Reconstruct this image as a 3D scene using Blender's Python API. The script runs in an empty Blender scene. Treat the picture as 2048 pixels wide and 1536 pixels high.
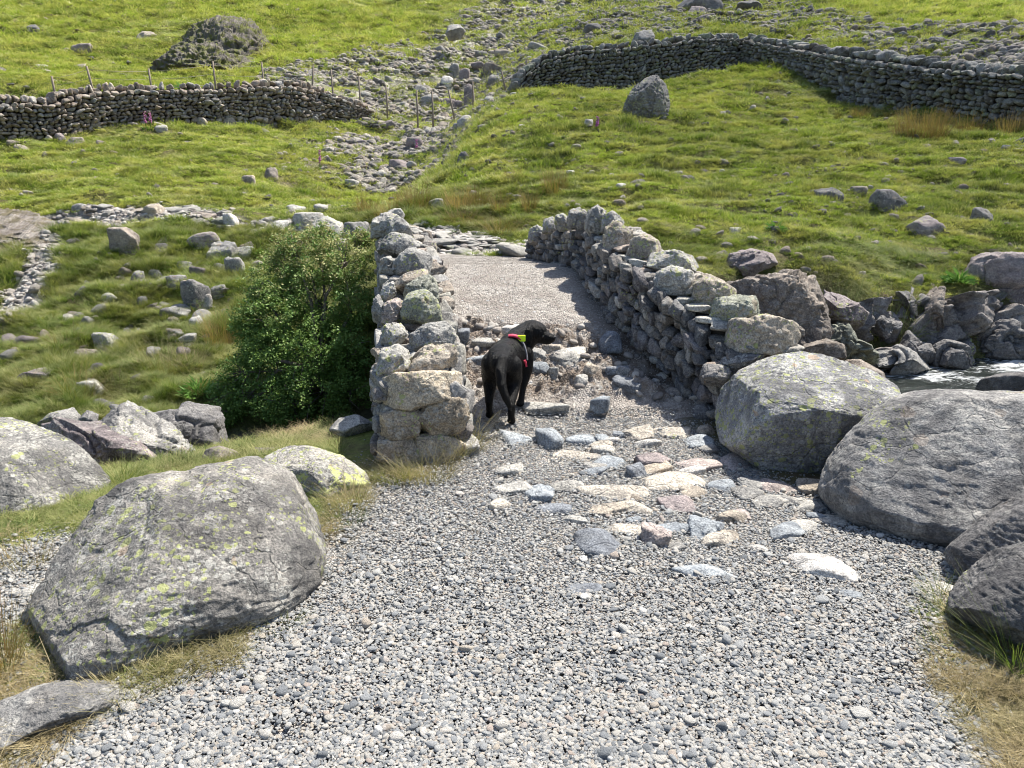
import bpy, bmesh, math, random
import numpy as np
from mathutils import Vector, Matrix
R = math.radians
C = bpy.context.scene.collection
# ------------------------------------------------------------------ camera, sky, sun, exposure
FPX = 1479.0                        # focal length in pixels of the 2048 wide photo
PITCH = R(16.0)
CAM = np.array([0.0, 0.0, 1.6])
cd = bpy.data.cameras.new('camera'); cam = bpy.data.objects.new('camera', cd); C.objects.link(cam)
cam.location = CAM; cam.rotation_euler = (R(90) - PITCH, 0, 0)
cd.sensor_width = 36; cd.lens = FPX / 2048 * 36; cd.clip_end = 1500; cd.clip_start = 0.05
bpy.context.scene.camera = cam
SUN_AZ, SUN_EL = 44.0, 58.0         # degrees right of the view direction, above the horizon
w = bpy.data.worlds.new('World'); bpy.context.scene.world = w; w.use_nodes = True
nt = w.node_tree
sky = nt.nodes.new('ShaderNodeTexSky'); sky.sky_type = 'NISHITA'; sky.sun_disc = False
sky.sun_elevation = R(SUN_EL); sky.sun_rotation = R(SUN_AZ); sky.dust_density = 1.5; sky.air_density = 1.0
bg = nt.nodes['Background']; bg.inputs['Strength'].default_value = 0.10
nt.links.new(sky.outputs[0], bg.inputs['Color'])
sd = bpy.data.lights.new('sun', 'SUN'); sd.energy = 5.0; sd.angle = R(0.6); sd.color = (1.0, 0.95, 0.86)
sun = bpy.data.objects.new('sun', sd); C.objects.link(sun)
SDIR = Vector((math.sin(R(SUN_AZ)) * math.cos(R(SUN_EL)), math.cos(R(SUN_AZ)) * math.cos(R(SUN_EL)), math.sin(R(SUN_EL))))
sun.rotation_euler = SDIR.to_track_quat('Z', 'Y').to_euler(); sun.location = SDIR * 60
vs = bpy.context.scene.view_settings
vs.view_transform = 'Standard'; vs.look = 'None'; vs.gamma = 1.0; vs.use_curve_mapping = False
vs.exposure = 1.1
cy = bpy.context.scene.cycles
cy.max_bounces = 5; cy.diffuse_bounces = 3; cy.glossy_bounces = 2; cy.transmission_bounces = 3; cy.use_denoising = True; cy.filter_width = 1.05

# ------------------------------------------------------------------ noise
def _hash(ix, iy, iz, seed):
    h = (ix * 374761393 + iy * 668265263 + iz * 2147483647 + seed * 1274126177) & 0xffffffff
    h = ((h ^ (h >> 13)) * 1274126177) & 0xffffffff
    h = ((h ^ (h >> 16)) * 2246822519) & 0xffffffff
    return h ^ (h >> 15)
_G = np.array([[1,1,0],[-1,1,0],[1,-1,0],[-1,-1,0],[1,0,1],[-1,0,1],[1,0,-1],[-1,0,-1],[0,1,1],[0,-1,1],[0,1,-1],[0,-1,-1],[1,1,0],[-1,1,0],[0,-1,1],[0,-1,-1]], float)
def perlin(P, seed=0):
    P = np.asarray(P, float); i = np.floor(P).astype(np.int64); f = P - i
    u = f * f * f * (f * (f * 6 - 15) + 10); out = 0
    for dx in (0, 1):
        wx = u[:, 0] if dx else 1 - u[:, 0]
        for dy in (0, 1):
            wy = u[:, 1] if dy else 1 - u[:, 1]
            for dz in (0, 1):
                wz = u[:, 2] if dz else 1 - u[:, 2]
                g = _G[_hash(i[:, 0] + dx, i[:, 1] + dy, i[:, 2] + dz, seed) & 15]
                out = out + wx * wy * wz * (g[:, 0] * (f[:, 0] - dx) + g[:, 1] * (f[:, 1] - dy) + g[:, 2] * (f[:, 2] - dz))
    return out
def fbm(P, sc=1.0, octv=4, seed=0, gain=0.5, ridge=False):
    P = np.asarray(P, float) * sc; a = 1.0; s = 0; t = 0
    for k in range(octv):
        n = perlin(P * (2.03 ** k) + 17.3 * k, seed + k)
        if ridge: n = 1 - 2.2 * np.abs(n)
        s = s + a * n; t += a; a *= gain
    return s / t
def cells(P, sc, seed=0):            # blocky fracture: every cell of the pattern has its own offset and tilt
    P = np.asarray(P, float) * sc; i = np.floor(P).astype(np.int64); best = np.full(len(P), 1e9); sec = np.full(len(P), 1e9); out = np.zeros(len(P))
    for dx in (-1, 0, 1):
        for dy in (-1, 0, 1):
            for dz in (-1, 0, 1):
                c = i + [dx, dy, dz]; r = [_hash(c[:, 0], c[:, 1], c[:, 2], seed + k) / 4294967296.0 for k in range(7)]
                q = c + np.stack(r[:3], 1); v = P - q; d = (v * v).sum(1); h = (r[3] - 0.5) * 1.6 + (v * (np.stack(r[4:7], 1) - 0.5)).sum(1) * 1.8
                m = d < best; sec = np.where(m, best, np.minimum(sec, d)); out = np.where(m, h, out); best = np.where(m, d, best)
    return out, np.sqrt(sec) - np.sqrt(best)
def P3(x, y, z=0.0):
    x = np.asarray(x, float); return np.stack([x.ravel(), np.asarray(y, float).ravel(), np.full(x.size, float(z))], 1)
def sstep(a, b, v):
    t = np.clip((v - a) / (b - a), 0, 1); return t * t * (3 - 2 * t)

# ------------------------------------------------------------------ picture <-> place
_F = np.array([0, math.cos(PITCH), -math.sin(PITCH)]); _U = np.array([0, math.sin(PITCH), math.cos(PITCH)]); _X = np.array([1.0, 0, 0])
def ray(px, py): return _F + _X * (px - 1024) / FPX + _U * (768 - py) / FPX
def at(px, py, Y):
    d = ray(px, py); return CAM + d * (Y / d[1])
def slant(P): return float(np.dot(np.asarray(P) - CAM, _F))
def to_px(P):
    v = np.asarray(P) - CAM; t = v @ _F
    return 1024 + FPX * (v @ _X) / t, 768 - FPX * (v @ _U) / t, t

# ------------------------------------------------------------------ the lie of the land
KN = [  # px, py, distance: estimated positions of points of the ground
 (0,1536,1.75),(700,1536,1.72),(1300,1536,1.70),(2048,1536,1.7),(300,1300,2.22),(1000,1300,2.22),(1700,1300,2.2),(2048,1250,2.35),
 (100,1100,2.93),(600,1100,2.93),(1300,1100,2.92),(1900,1110,2.88),(0,1060,3.15),(250,960,3.9),(700,960,3.75),(1200,960,3.75),(1650,990,3.6),
 (900,880,4.3),(1150,850,4.62),(1400,850,4.65),(1100,800,5.05),
 # left bank
 (0,850,7.0),(200,850,7.0),(430,850,7.1),(0,760,8.3),(250,760,8.2),(500,760,8.2),(0,680,9.6),(250,680,9.5),(600,680,9.3),(0,600,11.2),(300,600,11.0),(600,600,10.7),
 (0,530,12.6),(300,520,12.4),(650,520,12.0),(0,470,14.0),(300,465,13.8),(700,470,13.0),
 (0,430,15.0),(250,430,14.9),(500,430,14.7),(750,445,13.4),
 # path past the bridge
 (860,500,10.0),(1040,505,9.6),(850,460,11.6),(1000,475,11.0),
 # left field up to the wall
 (0,350,18.2),(250,350,18.2),(500,350,18.4),(0,290,21.2),(200,275,22.5),(420,255,24.5),(650,240,28.0),(650,300,22.5),(500,300,21.6),(700,350,18.5),(700,400,15.6),
 # gully
 (850,400,14.8),(820,340,18.5),(840,290,22.0),(850,240,26.5),(870,200,31.0),(930,150,36.0),(960,100,42.0),(1000,50,50.0),(1000,0,60.0),
 # mound right of the gully
 (900,400,13.8),(950,350,15.8),(930,300,17.8),(980,250,21.0),(1030,210,24.5),(1150,200,25.5),(1100,250,21.2),(1100,300,18.2),(1100,350,15.4),(1100,400,13.0),(1100,450,10.9),
 (1050,195,27.5),(1250,182,29.0),(1350,190,25.5),(1400,155,28.0),(1450,147,30.0),
 (1450,200,23.5),(1450,300,16.8),(1450,400,12.4),(1450,500,9.6),(1300,250,19.8),(1280,470,10.0),
 (1700,198,24.0),(1700,300,16.0),(1700,400,12.3),(1700,500,9.9),(1640,560,8.9),(1850,225,21.0),(2048,248,18.6),(2048,300,15.8),(2048,400,12.2),(2048,480,10.4),(1800,545,9.6),(1950,500,10.2),
 # hill beyond the walls
 (0,190,24.0),(0,100,36.0),(0,0,52.0),(250,180,27.0),(300,160,33.0),(430,110,40.0),(430,50,46.0),(300,0,56.0),(620,190,31.0),(620,130,37.0),(620,60,47.0),(620,0,58.0),(780,210,30.0),(780,130,38.0),
 (1100,110,34.0),(1100,60,44.0),(1250,90,35.0),(1450,60,38.0),(1450,0,54.0),(1700,90,29.0),(1700,40,38.0),(1700,0,50.0),(2048,120,22.5),(2048,60,32.0),(2048,0,46.0),(1850,110,25.5)]
KX = [(-9,-2,0.1),(9,-2,0.1),(-2,-3,0.0),(2,-3,0.0),(-5,3,-0.1),(5,2.5,0.05),(7,5,-0.1),(-8,5,-0.6),(0,140,42),(-100,120,36),(100,120,40),(-60,60,16),(60,60,18),(-30,25,3.2),(30,20,4.2),(-20,9,-0.6),(16,10,1.0),(-160,140,38),(160,140,42),(0,90,26)]
_p = np.array([at(*k) for k in KN] + [np.array(k, float) for k in KX])
def _uv(x, y):
    r = np.maximum(y + 4.0, 0.6); return np.stack([x / r * 1.6, np.log(r) * 1.6], -1), r
_ku, _kr = _uv(_p[:, 0], _p[:, 1]); _kv = _p[:, 2] / _kr
def _tp(d2): return 0.5 * d2 * np.log(d2 + 1e-9)
_n = len(_p); _A = np.zeros((_n + 3, _n + 3))
_A[:_n, :_n] = _tp(((_ku[:, None] - _ku[None]) ** 2).sum(-1)) + np.eye(_n) * 2e-4
_A[:_n, _n:] = np.concatenate([np.ones((_n, 1)), _ku], 1); _A[_n:, :_n] = _A[:_n, _n:].T
_W = np.linalg.solve(_A, np.concatenate([_kv, np.zeros(3)]))
RIV = np.array([(-40,2.5,-3.4),(-14,5.0,-1.7),(-6,5.9,-1.2),(-2.6,6.25,-1.05),(-1.0,6.35,-0.95),(0.6,6.5,-0.85),(2.2,6.8,-0.75),(3.4,7.05,-0.70),(4.8,7.15,-0.68),(6.5,7.25,-0.64),(9,7.6,-0.5),(14,9.5,-0.2),(40,16,1.5)], float)
def river(x, y):
    best = np.full(x.shape, 1e9); bed = np.zeros(x.shape); side = np.zeros(x.shape); al = np.zeros(x.shape); L = 0
    for a, b in zip(RIV[:-1], RIV[1:]):
        d = b[:2] - a[:2]; l = np.hypot(*d)
        t = np.clip(((x - a[0]) * d[0] + (y - a[1]) * d[1]) / l ** 2, 0, 1)
        qx, qy = a[0] + t * d[0], a[1] + t * d[1]; dd = np.hypot(x - qx, y - qy)
        m = dd < best; best = np.where(m, dd, best); bed = np.where(m, a[2] + t * (b[2] - a[2]), bed)
        side = np.where(m, np.sign((y - qy)), side); al = np.where(m, L + t * l, al); L += l
    return best, bed, side, al
GUL = np.array([at(765,395,15.0)[:2], at(790,355,17.5)[:2], at(835,310,20.5)[:2], at(860,245,26.0)[:2], at(900,205,31.0)[:2], at(965,140,38.0)[:2], at(1000,60,48.0)[:2]])
def smin(a, b, k):
    h = np.clip(0.5 + 0.5 * (b - a) / k, 0, 1); return b * (1 - h) + a * h - k * h * (1 - h)
def base_z(x, y):
    uv, r = _uv(x, y); out = np.empty(x.shape)
    for s in range(0, x.size, 40000):
        q = uv[s:s + 40000]
        out[s:s + 40000] = _tp(((q[:, None] - _ku[None]) ** 2).sum(-1)) @ _W[:_n] + _W[_n] + q @ _W[_n + 1:]
    return out * r
PATHS = []                           # filled below: world polygons where the ground is trodden smooth
def ground(x, y, detail=True):
    x = np.atleast_1d(np.asarray(x, float)); y = np.atleast_1d(np.asarray(y, float))
    z = base_z(x, y)
    d, bed, side, al = river(x, y)
    wob = 0.18 * perlin(P3(x * 1.3, y * 1.3, 5), 3)
    hw = 0.62 + 0.45 * sstep(1.2, 3.5, x)
    steep = np.where(side > 0, 0.75 + 0.5 * sstep(-2.2, -1.0, x), 0.8 + 0.8 * sstep(-3.2, -1.6, x))
    carve = bed - 0.08 + np.maximum(0, d + wob - hw) * steep + 0.06 * np.minimum(d / hw, 1)
    z = smin(z, carve, 0.10)
    gd = np.full(x.shape, 1e9); gs = np.zeros(x.shape)
    for a, b in zip(GUL[:-1], GUL[1:]):
        dv = b - a; t = np.clip(((x - a[0]) * dv[0] + (y - a[1]) * dv[1]) / (dv @ dv), 0, 1); q = np.hypot(x - a[0] - t * dv[0], y - a[1] - t * dv[1]); m = q < gd
        gd = np.where(m, q, gd); gs = np.where(m, np.sign(dv[0] * (y - a[1]) - dv[1] * (x - a[0])), gs)
    wdt = np.where(gs < 0, 1.5, 3.2)
    z = z - 0.85 * np.exp(-(gd / wdt) ** 2) * sstep(14.0, 19.0, y) * (1 - 0.4 * sstep(30, 45, y))
    z = z + 0.55 * np.exp(-((x - 1.35) / 2.4) ** 2 - ((y - 20.5) / 5.0) ** 2)
    if detail:
        far = sstep(6.0, 12.0, y); vf = sstep(20, 45, y)
        P = P3(x, y)
        lump = fbm(P, 0.85, 4, 11)
        terr = fbm(P * np.array([0.55, 1.6, 1]), 1.1, 4, 23)
        big = fbm(P, 0.16, 3, 31)
        a_near = 0.012 + 0.06 * sstep(-0.9, -2.2, x) * sstep(4.5, 6.5, y)
        z = z + far * (0.24 * lump + 0.26 * terr + 0.16 * big + 0.10 * fbm(P, 2.3, 3, 29)) + vf * (0.5 * big + 0.22 * lump + 0.2 * terr) + (1 - far) * a_near * fbm(P, 2.4, 4, 41)
        bk = sstep(-0.8, -1.8, x) * sstep(7.0, 7.8, y) * (1 - sstep(13.2, 14.6, y))
        z = z + bk * (0.20 * fbm(P, 1.25, 3, 57, 0.55, True) - 0.06)
        z = z + (1 - sstep(0, 0.5, d - hw)) * 0.10 * fbm(P, 3.0, 3, 47)
    return z
def hit(px, py, Ymin=1.2, Ymax=150):
    d = ray(px, py); Y = np.geomspace(Ymin, Ymax, 900)
    X = CAM[0] + d[0] / d[1] * Y; Z = CAM[2] + d[2] / d[1] * Y
    g = ground(X, Y); m = np.nonzero(Z <= g)[0]
    if len(m) == 0: return np.array([X[-1], Y[-1], Z[-1]])
    k = m[0]
    if k == 0: return np.array([X[0], Y[0], Z[0]])
    a, b = Z[k - 1] - g[k - 1], Z[k] - g[k]; t = a / (a - b + 1e-9)
    return np.array([X[k - 1] + t * (X[k] - X[k - 1]), Y[k - 1] + t * (Y[k] - Y[k - 1]), Z[k - 1] + t * (Z[k] - Z[k - 1])])
def poly(pts, extra=()):
    return np.array([hit(*p)[:2] for p in pts] + list(extra))
def polysd(x, y, P):                # signed distance to a polygon, negative inside
    ins = np.zeros(x.shape, bool); dm = np.full(x.shape, 1e9)
    for a, b in zip(P, np.roll(P, -1, 0)):
        c = ((a[1] > y) != (b[1] > y)); xi = (b[0] - a[0]) * (y - a[1]) / (b[1] - a[1] + 1e-12) + a[0]
        ins ^= c & (x < xi)
        d = b - a; t = np.clip(((x - a[0]) * d[0] + (y - a[1]) * d[1]) / (d @ d + 1e-12), 0, 1)
        dm = np.minimum(dm, np.hypot(x - a[0] - t * d[0], y - a[1] - t * d[1]))
    return np.where(ins, -dm, dm)

# ------------------------------------------------------------------ objects
def mesh(name, V, F, mat=None, attrs=None, smooth=True):
    me = bpy.data.meshes.new(name); V = np.asarray(V, np.float32); F = np.asarray(F)
    k = F.shape[1]; me.vertices.add(len(V)); me.vertices.foreach_set('co', V.ravel())
    me.loops.add(F.size); me.loops.foreach_set('vertex_index', F.astype(np.int32).ravel())
    me.polygons.add(len(F)); me.polygons.foreach_set('loop_start', np.arange(0, F.size, k, dtype=np.int32))
    me.polygons.foreach_set('loop_total', np.full(len(F), k, np.int32))
    me.update(calc_edges=True); me.validate()
    if smooth: me.polygons.foreach_set('use_smooth', np.ones(len(me.polygons), bool))
    for n, v in (attrs or {}).items():
        v = np.asarray(v, np.float32)
        if v.ndim == 1: a = me.attributes.new(n, 'FLOAT', 'POINT'); a.data.foreach_set('value', v)
        else:
            a = me.attributes.new(n, 'FLOAT_COLOR', 'POINT')
            a.data.foreach_set('color', np.concatenate([v, np.ones((len(v), 1), np.float32)], 1).ravel())
    if mat: me.materials.append(mat)
    return me
def link(name, me, loc=(0, 0, 0), parent=None):
    o = bpy.data.objects.new(name, me); C.objects.link(o)
    if parent is not None: o.parent = parent
    o.location = loc; return o
def tag(o, label=None, cat=None, group=None, kind=None):
    if label: o['label'] = label
    if cat: o['category'] = cat
    if group: o['group'] = group
    if kind: o['kind'] = kind
    return o
def empty(name, loc, label, cat, group=None):
    o = bpy.data.objects.new(name, None); C.objects.link(o); o.location = loc
    return tag(o, label, cat, group)
class MB:                            # gathers pieces of one mesh
    def __init__(s): s.V = []; s.F = []; s.A = {}; s.n = 0
    def add(s, V, F, **attrs):
        s.V.append(V); s.F.append(np.asarray(F) + s.n); s.n += len(V)
        for k, v in attrs.items(): s.A.setdefault(k, []).append(np.broadcast_to(np.asarray(v, float), (len(V),) + np.shape(v)[-1:] if np.ndim(v) else (len(V),)))
    def build(s, name, mat, parent=None, loc=(0, 0, 0), smooth=True):
        V = np.concatenate(s.V) - np.asarray(loc); F = np.concatenate(s.F)
        return link(name, mesh(name, V, F, mat, {k: np.concatenate(v) for k, v in s.A.items()}, smooth), loc if parent is None else (0, 0, 0), parent)
_ico = {}
def ico(n):
    if n not in _ico:
        b = bmesh.new(); bmesh.ops.create_icosphere(b, subdivisions=n, radius=1.0)
        _ico[n] = (np.array([v.co[:] for v in b.verts]), np.array([[v.index for v in f.verts] for f in b.faces])); b.free()
    return _ico[n]
def tube(pts, rad, k=8):             # a round bar through points
    pts = np.asarray(pts, float); rad = np.broadcast_to(rad, (len(pts),)); V = []
    T = np.gradient(pts, axis=0); up = np.array([0.31, 0.2, 0.93])
    for p, t, r in zip(pts, T, rad):
        t = t / (np.linalg.norm(t) + 1e-9); a = np.cross(t, up)
        if np.linalg.norm(a) < 1e-3: a = np.cross(t, [1, 0, 0])
        a /= np.linalg.norm(a); b = np.cross(t, a); an = np.arange(k) / k * 2 * math.pi
        V.append(p + r * (np.cos(an)[:, None] * a + np.sin(an)[:, None] * b))
    n = len(pts); V = np.concatenate(V); F = []
    for i in range(n - 1):
        for j in range(k):
            F.append([i * k + j, i * k + (j + 1) % k, (i + 1) * k + (j + 1) % k, (i + 1) * k + j])
    V = np.concatenate([V, pts[:1], pts[-1:]]); c = len(V) - 2
    for j in range(k):
        F.append([c, (j + 1) % k, j, c]); F.append([c + 1, (n - 1) * k + j, (n - 1) * k + (j + 1) % k, c + 1])
    return V, np.array(F)
def tube_tri(pts, rad, k=8):
    V, F = tube(pts, rad, k); T = np.concatenate([F[:, [0, 1, 2]], F[:, [0, 2, 3]]])
    return V, T[(T[:, 0] != T[:, 1]) & (T[:, 1] != T[:, 2]) & (T[:, 0] != T[:, 2])]
# ------------------------------------------------------------------ materials
class NT:
    def __init__(s, name, rough=0.85):
        s.m = bpy.data.materials.new(name); s.m.use_nodes = True; s.t = s.m.node_tree
        s.b = s.t.nodes['Principled BSDF']; s.b.inputs['Roughness'].default_value = rough
        s.b.inputs['Specular IOR Level'].default_value = 0.3
    def n(s, typ, **kw):
        x = s.t.nodes.new(typ)
        for k, v in kw.items(): setattr(x, k, v)
        return x
    def set(s, sock, v):
        if v is None: return
        if hasattr(v, 'links') or isinstance(v, bpy.types.NodeSocket): s.t.links.new(v, sock)
        elif isinstance(v, (tuple, list)) and len(v) == 3 and sock.type == 'RGBA': sock.default_value = (*v, 1)
        else: sock.default_value = v
    def coord(s, w='Object'): return s.n('ShaderNodeTexCoord').outputs[w]
    def pos(s): return s.n('ShaderNodeNewGeometry').outputs['Position']
    def map(s, v, scale=(1, 1, 1), rot=(0, 0, 0), loc=(0, 0, 0)):
        x = s.n('ShaderNodeMapping'); s.set(x.inputs['Vector'], v); x.inputs['Scale'].default_value = scale; x.inputs['Rotation'].default_value = rot; s.set(x.inputs['Location'], loc); return x.outputs[0]
    def noise(s, v, scale, detail=4, rough=0.55, dist=0.0):
        x = s.n('ShaderNodeTexNoise'); s.set(x.inputs['Vector'], v); x.inputs['Scale'].default_value = scale; x.inputs['Detail'].default_value = detail
        x.inputs['Roughness'].default_value = rough; x.inputs['Distortion'].default_value = dist; return x.outputs['Fac']
    def vor(s, v, scale, out='Distance', feat='F1', rnd=1.0):
        x = s.n('ShaderNodeTexVoronoi', feature=feat); s.set(x.inputs['Vector'], v); x.inputs['Scale'].default_value = scale; x.inputs['Randomness'].default_value = rnd; return x.outputs[out]
    def math(s, op, a, b=0.0, clamp=False):
        x = s.n('ShaderNodeMath', operation=op, use_clamp=clamp); s.set(x.inputs[0], a); s.set(x.inputs[1], b); return x.outputs[0]
    def ramp(s, f, stops, inter='LINEAR'):
        x = s.n('ShaderNodeValToRGB'); s.set(x.inputs[0], f); e = x.color_ramp.elements; x.color_ramp.interpolation = inter
        for i, (p, c) in enumerate(stops):
            if i >= 2: e.new(p)
            e[i].position = p; e[i].color = (*c, 1) if isinstance(c, tuple) else (c, c, c, 1)
        return x.outputs[0]
    def mix(s, f, a, b, mode='MIX'):
        x = s.n('ShaderNodeMix', data_type='RGBA', blend_type=mode); s.set(x.inputs['Factor'], f); s.set(x.inputs[6], a); s.set(x.inputs[7], b); return x.outputs[2]
    def add3(s, a, b): 
        x = s.n('ShaderNodeVectorMath', operation='ADD'); s.set(x.inputs[0], a); s.set(x.inputs[1], b); return x.outputs[0]
    def attr(s, name, out='Fac'): return s.n('ShaderNodeAttribute', attribute_name=name).outputs[out]
    def bump(s, h, dist=0.01, strength=1.0, nrm=None):
        x = s.n('ShaderNodeBump'); s.set(x.inputs['Height'], h); x.inputs['Distance'].default_value = dist; x.inputs['Strength'].default_value = strength
        if nrm is not None: s.set(x.inputs['Normal'], nrm)
        return x.outputs[0]
    def out(s, col=None, nrm=None, rough=None):
        if col is not None: s.set(s.b.inputs['Base Color'], col)
        if nrm is not None: s.set(s.b.inputs['Normal'], nrm)
        if rough is not None: s.set(s.b.inputs['Roughness'], rough)
        return s.m

def rock_mat(name, tint_attr=None, yellow=0.0, grain=1.0, lichen_fixed=None, smoothness=1.0, streak=False, speck=0.8):
    s = NT(name, 0.88); oi = s.n('ShaderNodeObjectInfo')
    base = oi.outputs['Color'] if not tint_attr else s.attr(tint_attr, 'Color')
    lich = oi.outputs['Alpha'] if lichen_fixed is None else lichen_fixed
    v = s.coord('Object')
    sh = s.n('ShaderNodeVectorMath', operation='SCALE'); sh.inputs[0].default_value = (13, 7, 29); s.set(sh.inputs['Scale'], oi.outputs['Random'])
    v = s.add3(v, sh.outputs[0])
    big = s.noise(v, 2.6, 5, 0.6, 0.6); mid = s.noise(v, 14, 5, 0.62, 0.3); fine = s.noise(v, 95 * grain, 4, 0.7)
    wv = s.map(v, (1, 1, 3.0), (0.5, 0.35, 0.2)); lay = s.noise(wv, 9, 6, 0.65, 1.2)
    c = s.mix(1.0, base, s.ramp(big, [(0.28, (0.55, 0.54, 0.53)), (0.5, (0.9, 0.9, 0.9)), (0.72, (1.25, 1.22, 1.16))]), 'MULTIPLY')
    c = s.mix(1.0, c, s.ramp(mid, [(0.3, (0.62, 0.62, 0.63)), (0.52, (1.0, 1.0, 1.0)), (0.75, (1.28, 1.26, 1.22))]), 'MULTIPLY')
    c = s.mix(0.9, c, s.ramp(fine, [(0.34, (0.42, 0.42, 0.43)), (0.5, (0.98, 0.98, 0.98)), (0.66, (1.7, 1.67, 1.6))]), 'MULTIPLY')
    c = s.mix(0.5, c, s.ramp(lay, [(0.35, (0.6, 0.59, 0.6)), (0.5, (1.0, 1.0, 1.0)), (0.7, (1.2, 1.17, 1.12))]), 'MULTIPLY')
    # pale crust lichen in small spots
    dv = s.add3(v, s.map(s.noise(v, 30, 3), (0.02, 0.02, 0.02)))
    sp = s.math('MULTIPLY', s.math('LESS_THAN', s.vor(dv, 22 * grain), 0.28), s.math('GREATER_THAN', s.vor(dv, 22 * grain, 'Color'), 0.62))
    sp2 = s.math('MULTIPLY', s.math('GREATER_THAN', s.noise(v, 6, 4, 0.7), 0.53), s.math('GREATER_THAN', s.noise(v, 60, 3, 0.6), 0.52))
    spk = s.math('MULTIPLY', s.math('MAXIMUM', sp, sp2), speck)
    c = s.mix(s.math('MULTIPLY', spk, s.math('ADD', s.math('MULTIPLY', lich, 0.7), 0.12)), c, (0.42, 0.41, 0.37))
    # yellow green map lichen in patches
    pat = s.noise(s.add3(v, (4.1, 2.2, 9.3)), 2.1, 3, 0.6)
    def spots(sc, rad, pick):
        vv = s.add3(v, s.map(s.noise(v, 25, 3), (0.03, 0.03, 0.03)))
        d = s.vor(vv, sc); cc = s.n('ShaderNodeSeparateColor'); s.set(cc.inputs[0], s.vor(vv, sc, 'Color'))
        rr = s.math('MULTIPLY', cc.outputs[1], rad)
        return s.math('MULTIPLY', s.math('LESS_THAN', d, rr), s.math('GREATER_THAN', cc.outputs[0], pick))
    yl = s.math('MAXIMUM', spots(24, 0.50, 0.45), spots(60, 0.5, 0.35))
    gate = s.math('GREATER_THAN', s.math('ADD', pat, s.math('MULTIPLY', lich, 0.25)), 0.70)
    yg = s.math('MULTIPLY', yl, gate)
    yc = s.mix(s.noise(v, 70, 3, 0.7), (0.21, 0.235, 0.08), (0.40, 0.41, 0.19))
    c = s.mix(s.math('MULTIPLY', yg, 0.9), c, yc)
    og = s.math('MULTIPLY', s.math('MULTIPLY', spots(9, 0.5, 0.7), s.math('GREATER_THAN', s.noise(v, 3.3, 2), 0.5)), s.math('MULTIPLY', lich, 0.8))
    c = s.mix(s.math('MULTIPLY', og, 0.55), c, (0.38, 0.27, 0.18))
    if yellow:
        ym = s.math('MULTIPLY', s.math('GREATER_THAN', s.noise(v, 5.5, 4, 0.6, 0.4), 1.0 - yellow), s.math('GREATER_THAN', s.noise(v, 45, 3, 0.6), 0.44)); c = s.mix(s.math('MULTIPLY', ym, 0.85), c, (0.50, 0.52, 0.20))
    if streak:
        dk = s.ramp(s.noise(s.map(v, (1.1, 1.1, 0.6)), 3.0, 5, 0.65, 0.9), [(0.47, 0.0), (0.60, 1.0)])
        c = s.mix(s.math('MULTIPLY', dk, 0.62), c, s.mix(1.0, base, (0.22, 0.22, 0.24), 'MULTIPLY'))
    h = s.math('ADD', s.math('MULTIPLY', big, 0.5), s.math('ADD', s.math('MULTIPLY', mid, 0.5), s.math('MULTIPLY', lay, 0.35)))
    b1 = s.bump(h, 0.045 * smoothness, 0.8)
    cr = s.math('SUBTRACT', 1.0, s.ramp(s.vor(s.add3(v, s.map(s.noise(v, 5, 3), (0.25, 0.25, 0.25))), 3.2, 'Distance', 'DISTANCE_TO_EDGE'), [(0.0, 0.0), (0.025, 1.0)]))
    b2 = s.bump(s.math('MULTIPLY', cr, -1.0), 0.012, 0.6, b1)
    b3 = s.bump(fine, 0.010, 0.8, b2)
    return s.out(c, b3, None)
M = {}
M['rock'] = rock_mat('weathered_rock')
M['boulder'] = rock_mat('boulder_rock', streak=True, smoothness=0.75)
M['yellowed'] = rock_mat('yellow_lichened_boulder', yellow=0.43, smoothness=0.75)
M['wallstone'] = rock_mat('wall_stone', tint_attr='tint', lichen_fixed=0.3)
M['wallshade'] = rock_mat('wall_stone_shaded', tint_attr='tint', lichen_fixed=0.3)  # same stone as wallstone, laid with dark tints that paint in shade
M['farwall'] = rock_mat('far_wall_stone', tint_attr='tint', grain=0.5, lichen_fixed=0.35)
M['pathstone'] = rock_mat('path_stone', lichen_fixed=0.0, smoothness=0.5, speck=0.6)

def m_pebble(name, pal):
    s = NT(name, 0.8); oi = s.n('ShaderNodeObjectInfo'); r = oi.outputs['Random']
    c = s.ramp(r, pal, 'LINEAR')
    v = s.coord('Object')
    c = s.mix(1.0, c, s.ramp(s.noise(v, 2.5, 4, 0.7), [(0.3, (0.75, 0.75, 0.75)), (0.7, (1.25, 1.24, 1.22))]), 'MULTIPLY')
    return s.out(c, s.bump(s.noise(v, 6, 4, 0.7), 0.12, 0.7))
M['pebble'] = m_pebble('gravel_pebbles', [(0.0, (0.21, 0.225, 0.24)), (0.14, (0.31, 0.325, 0.34)), (0.32, (0.42, 0.43, 0.435)), (0.50, (0.58, 0.575, 0.55)), (0.64, (0.53, 0.505, 0.46)), (0.80, (0.70, 0.67, 0.62)), (0.90, (0.56, 0.50, 0.42)), (0.94, (0.49, 0.41, 0.36)), (0.97, (0.80, 0.78, 0.74))])
M['chip'] = m_pebble('worn_stone_chips', [(0.0, (0.30, 0.27, 0.25)), (0.4, (0.48, 0.43, 0.385)), (0.7, (0.58, 0.54, 0.49)), (1.0, (0.70, 0.66, 0.61))])
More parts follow.
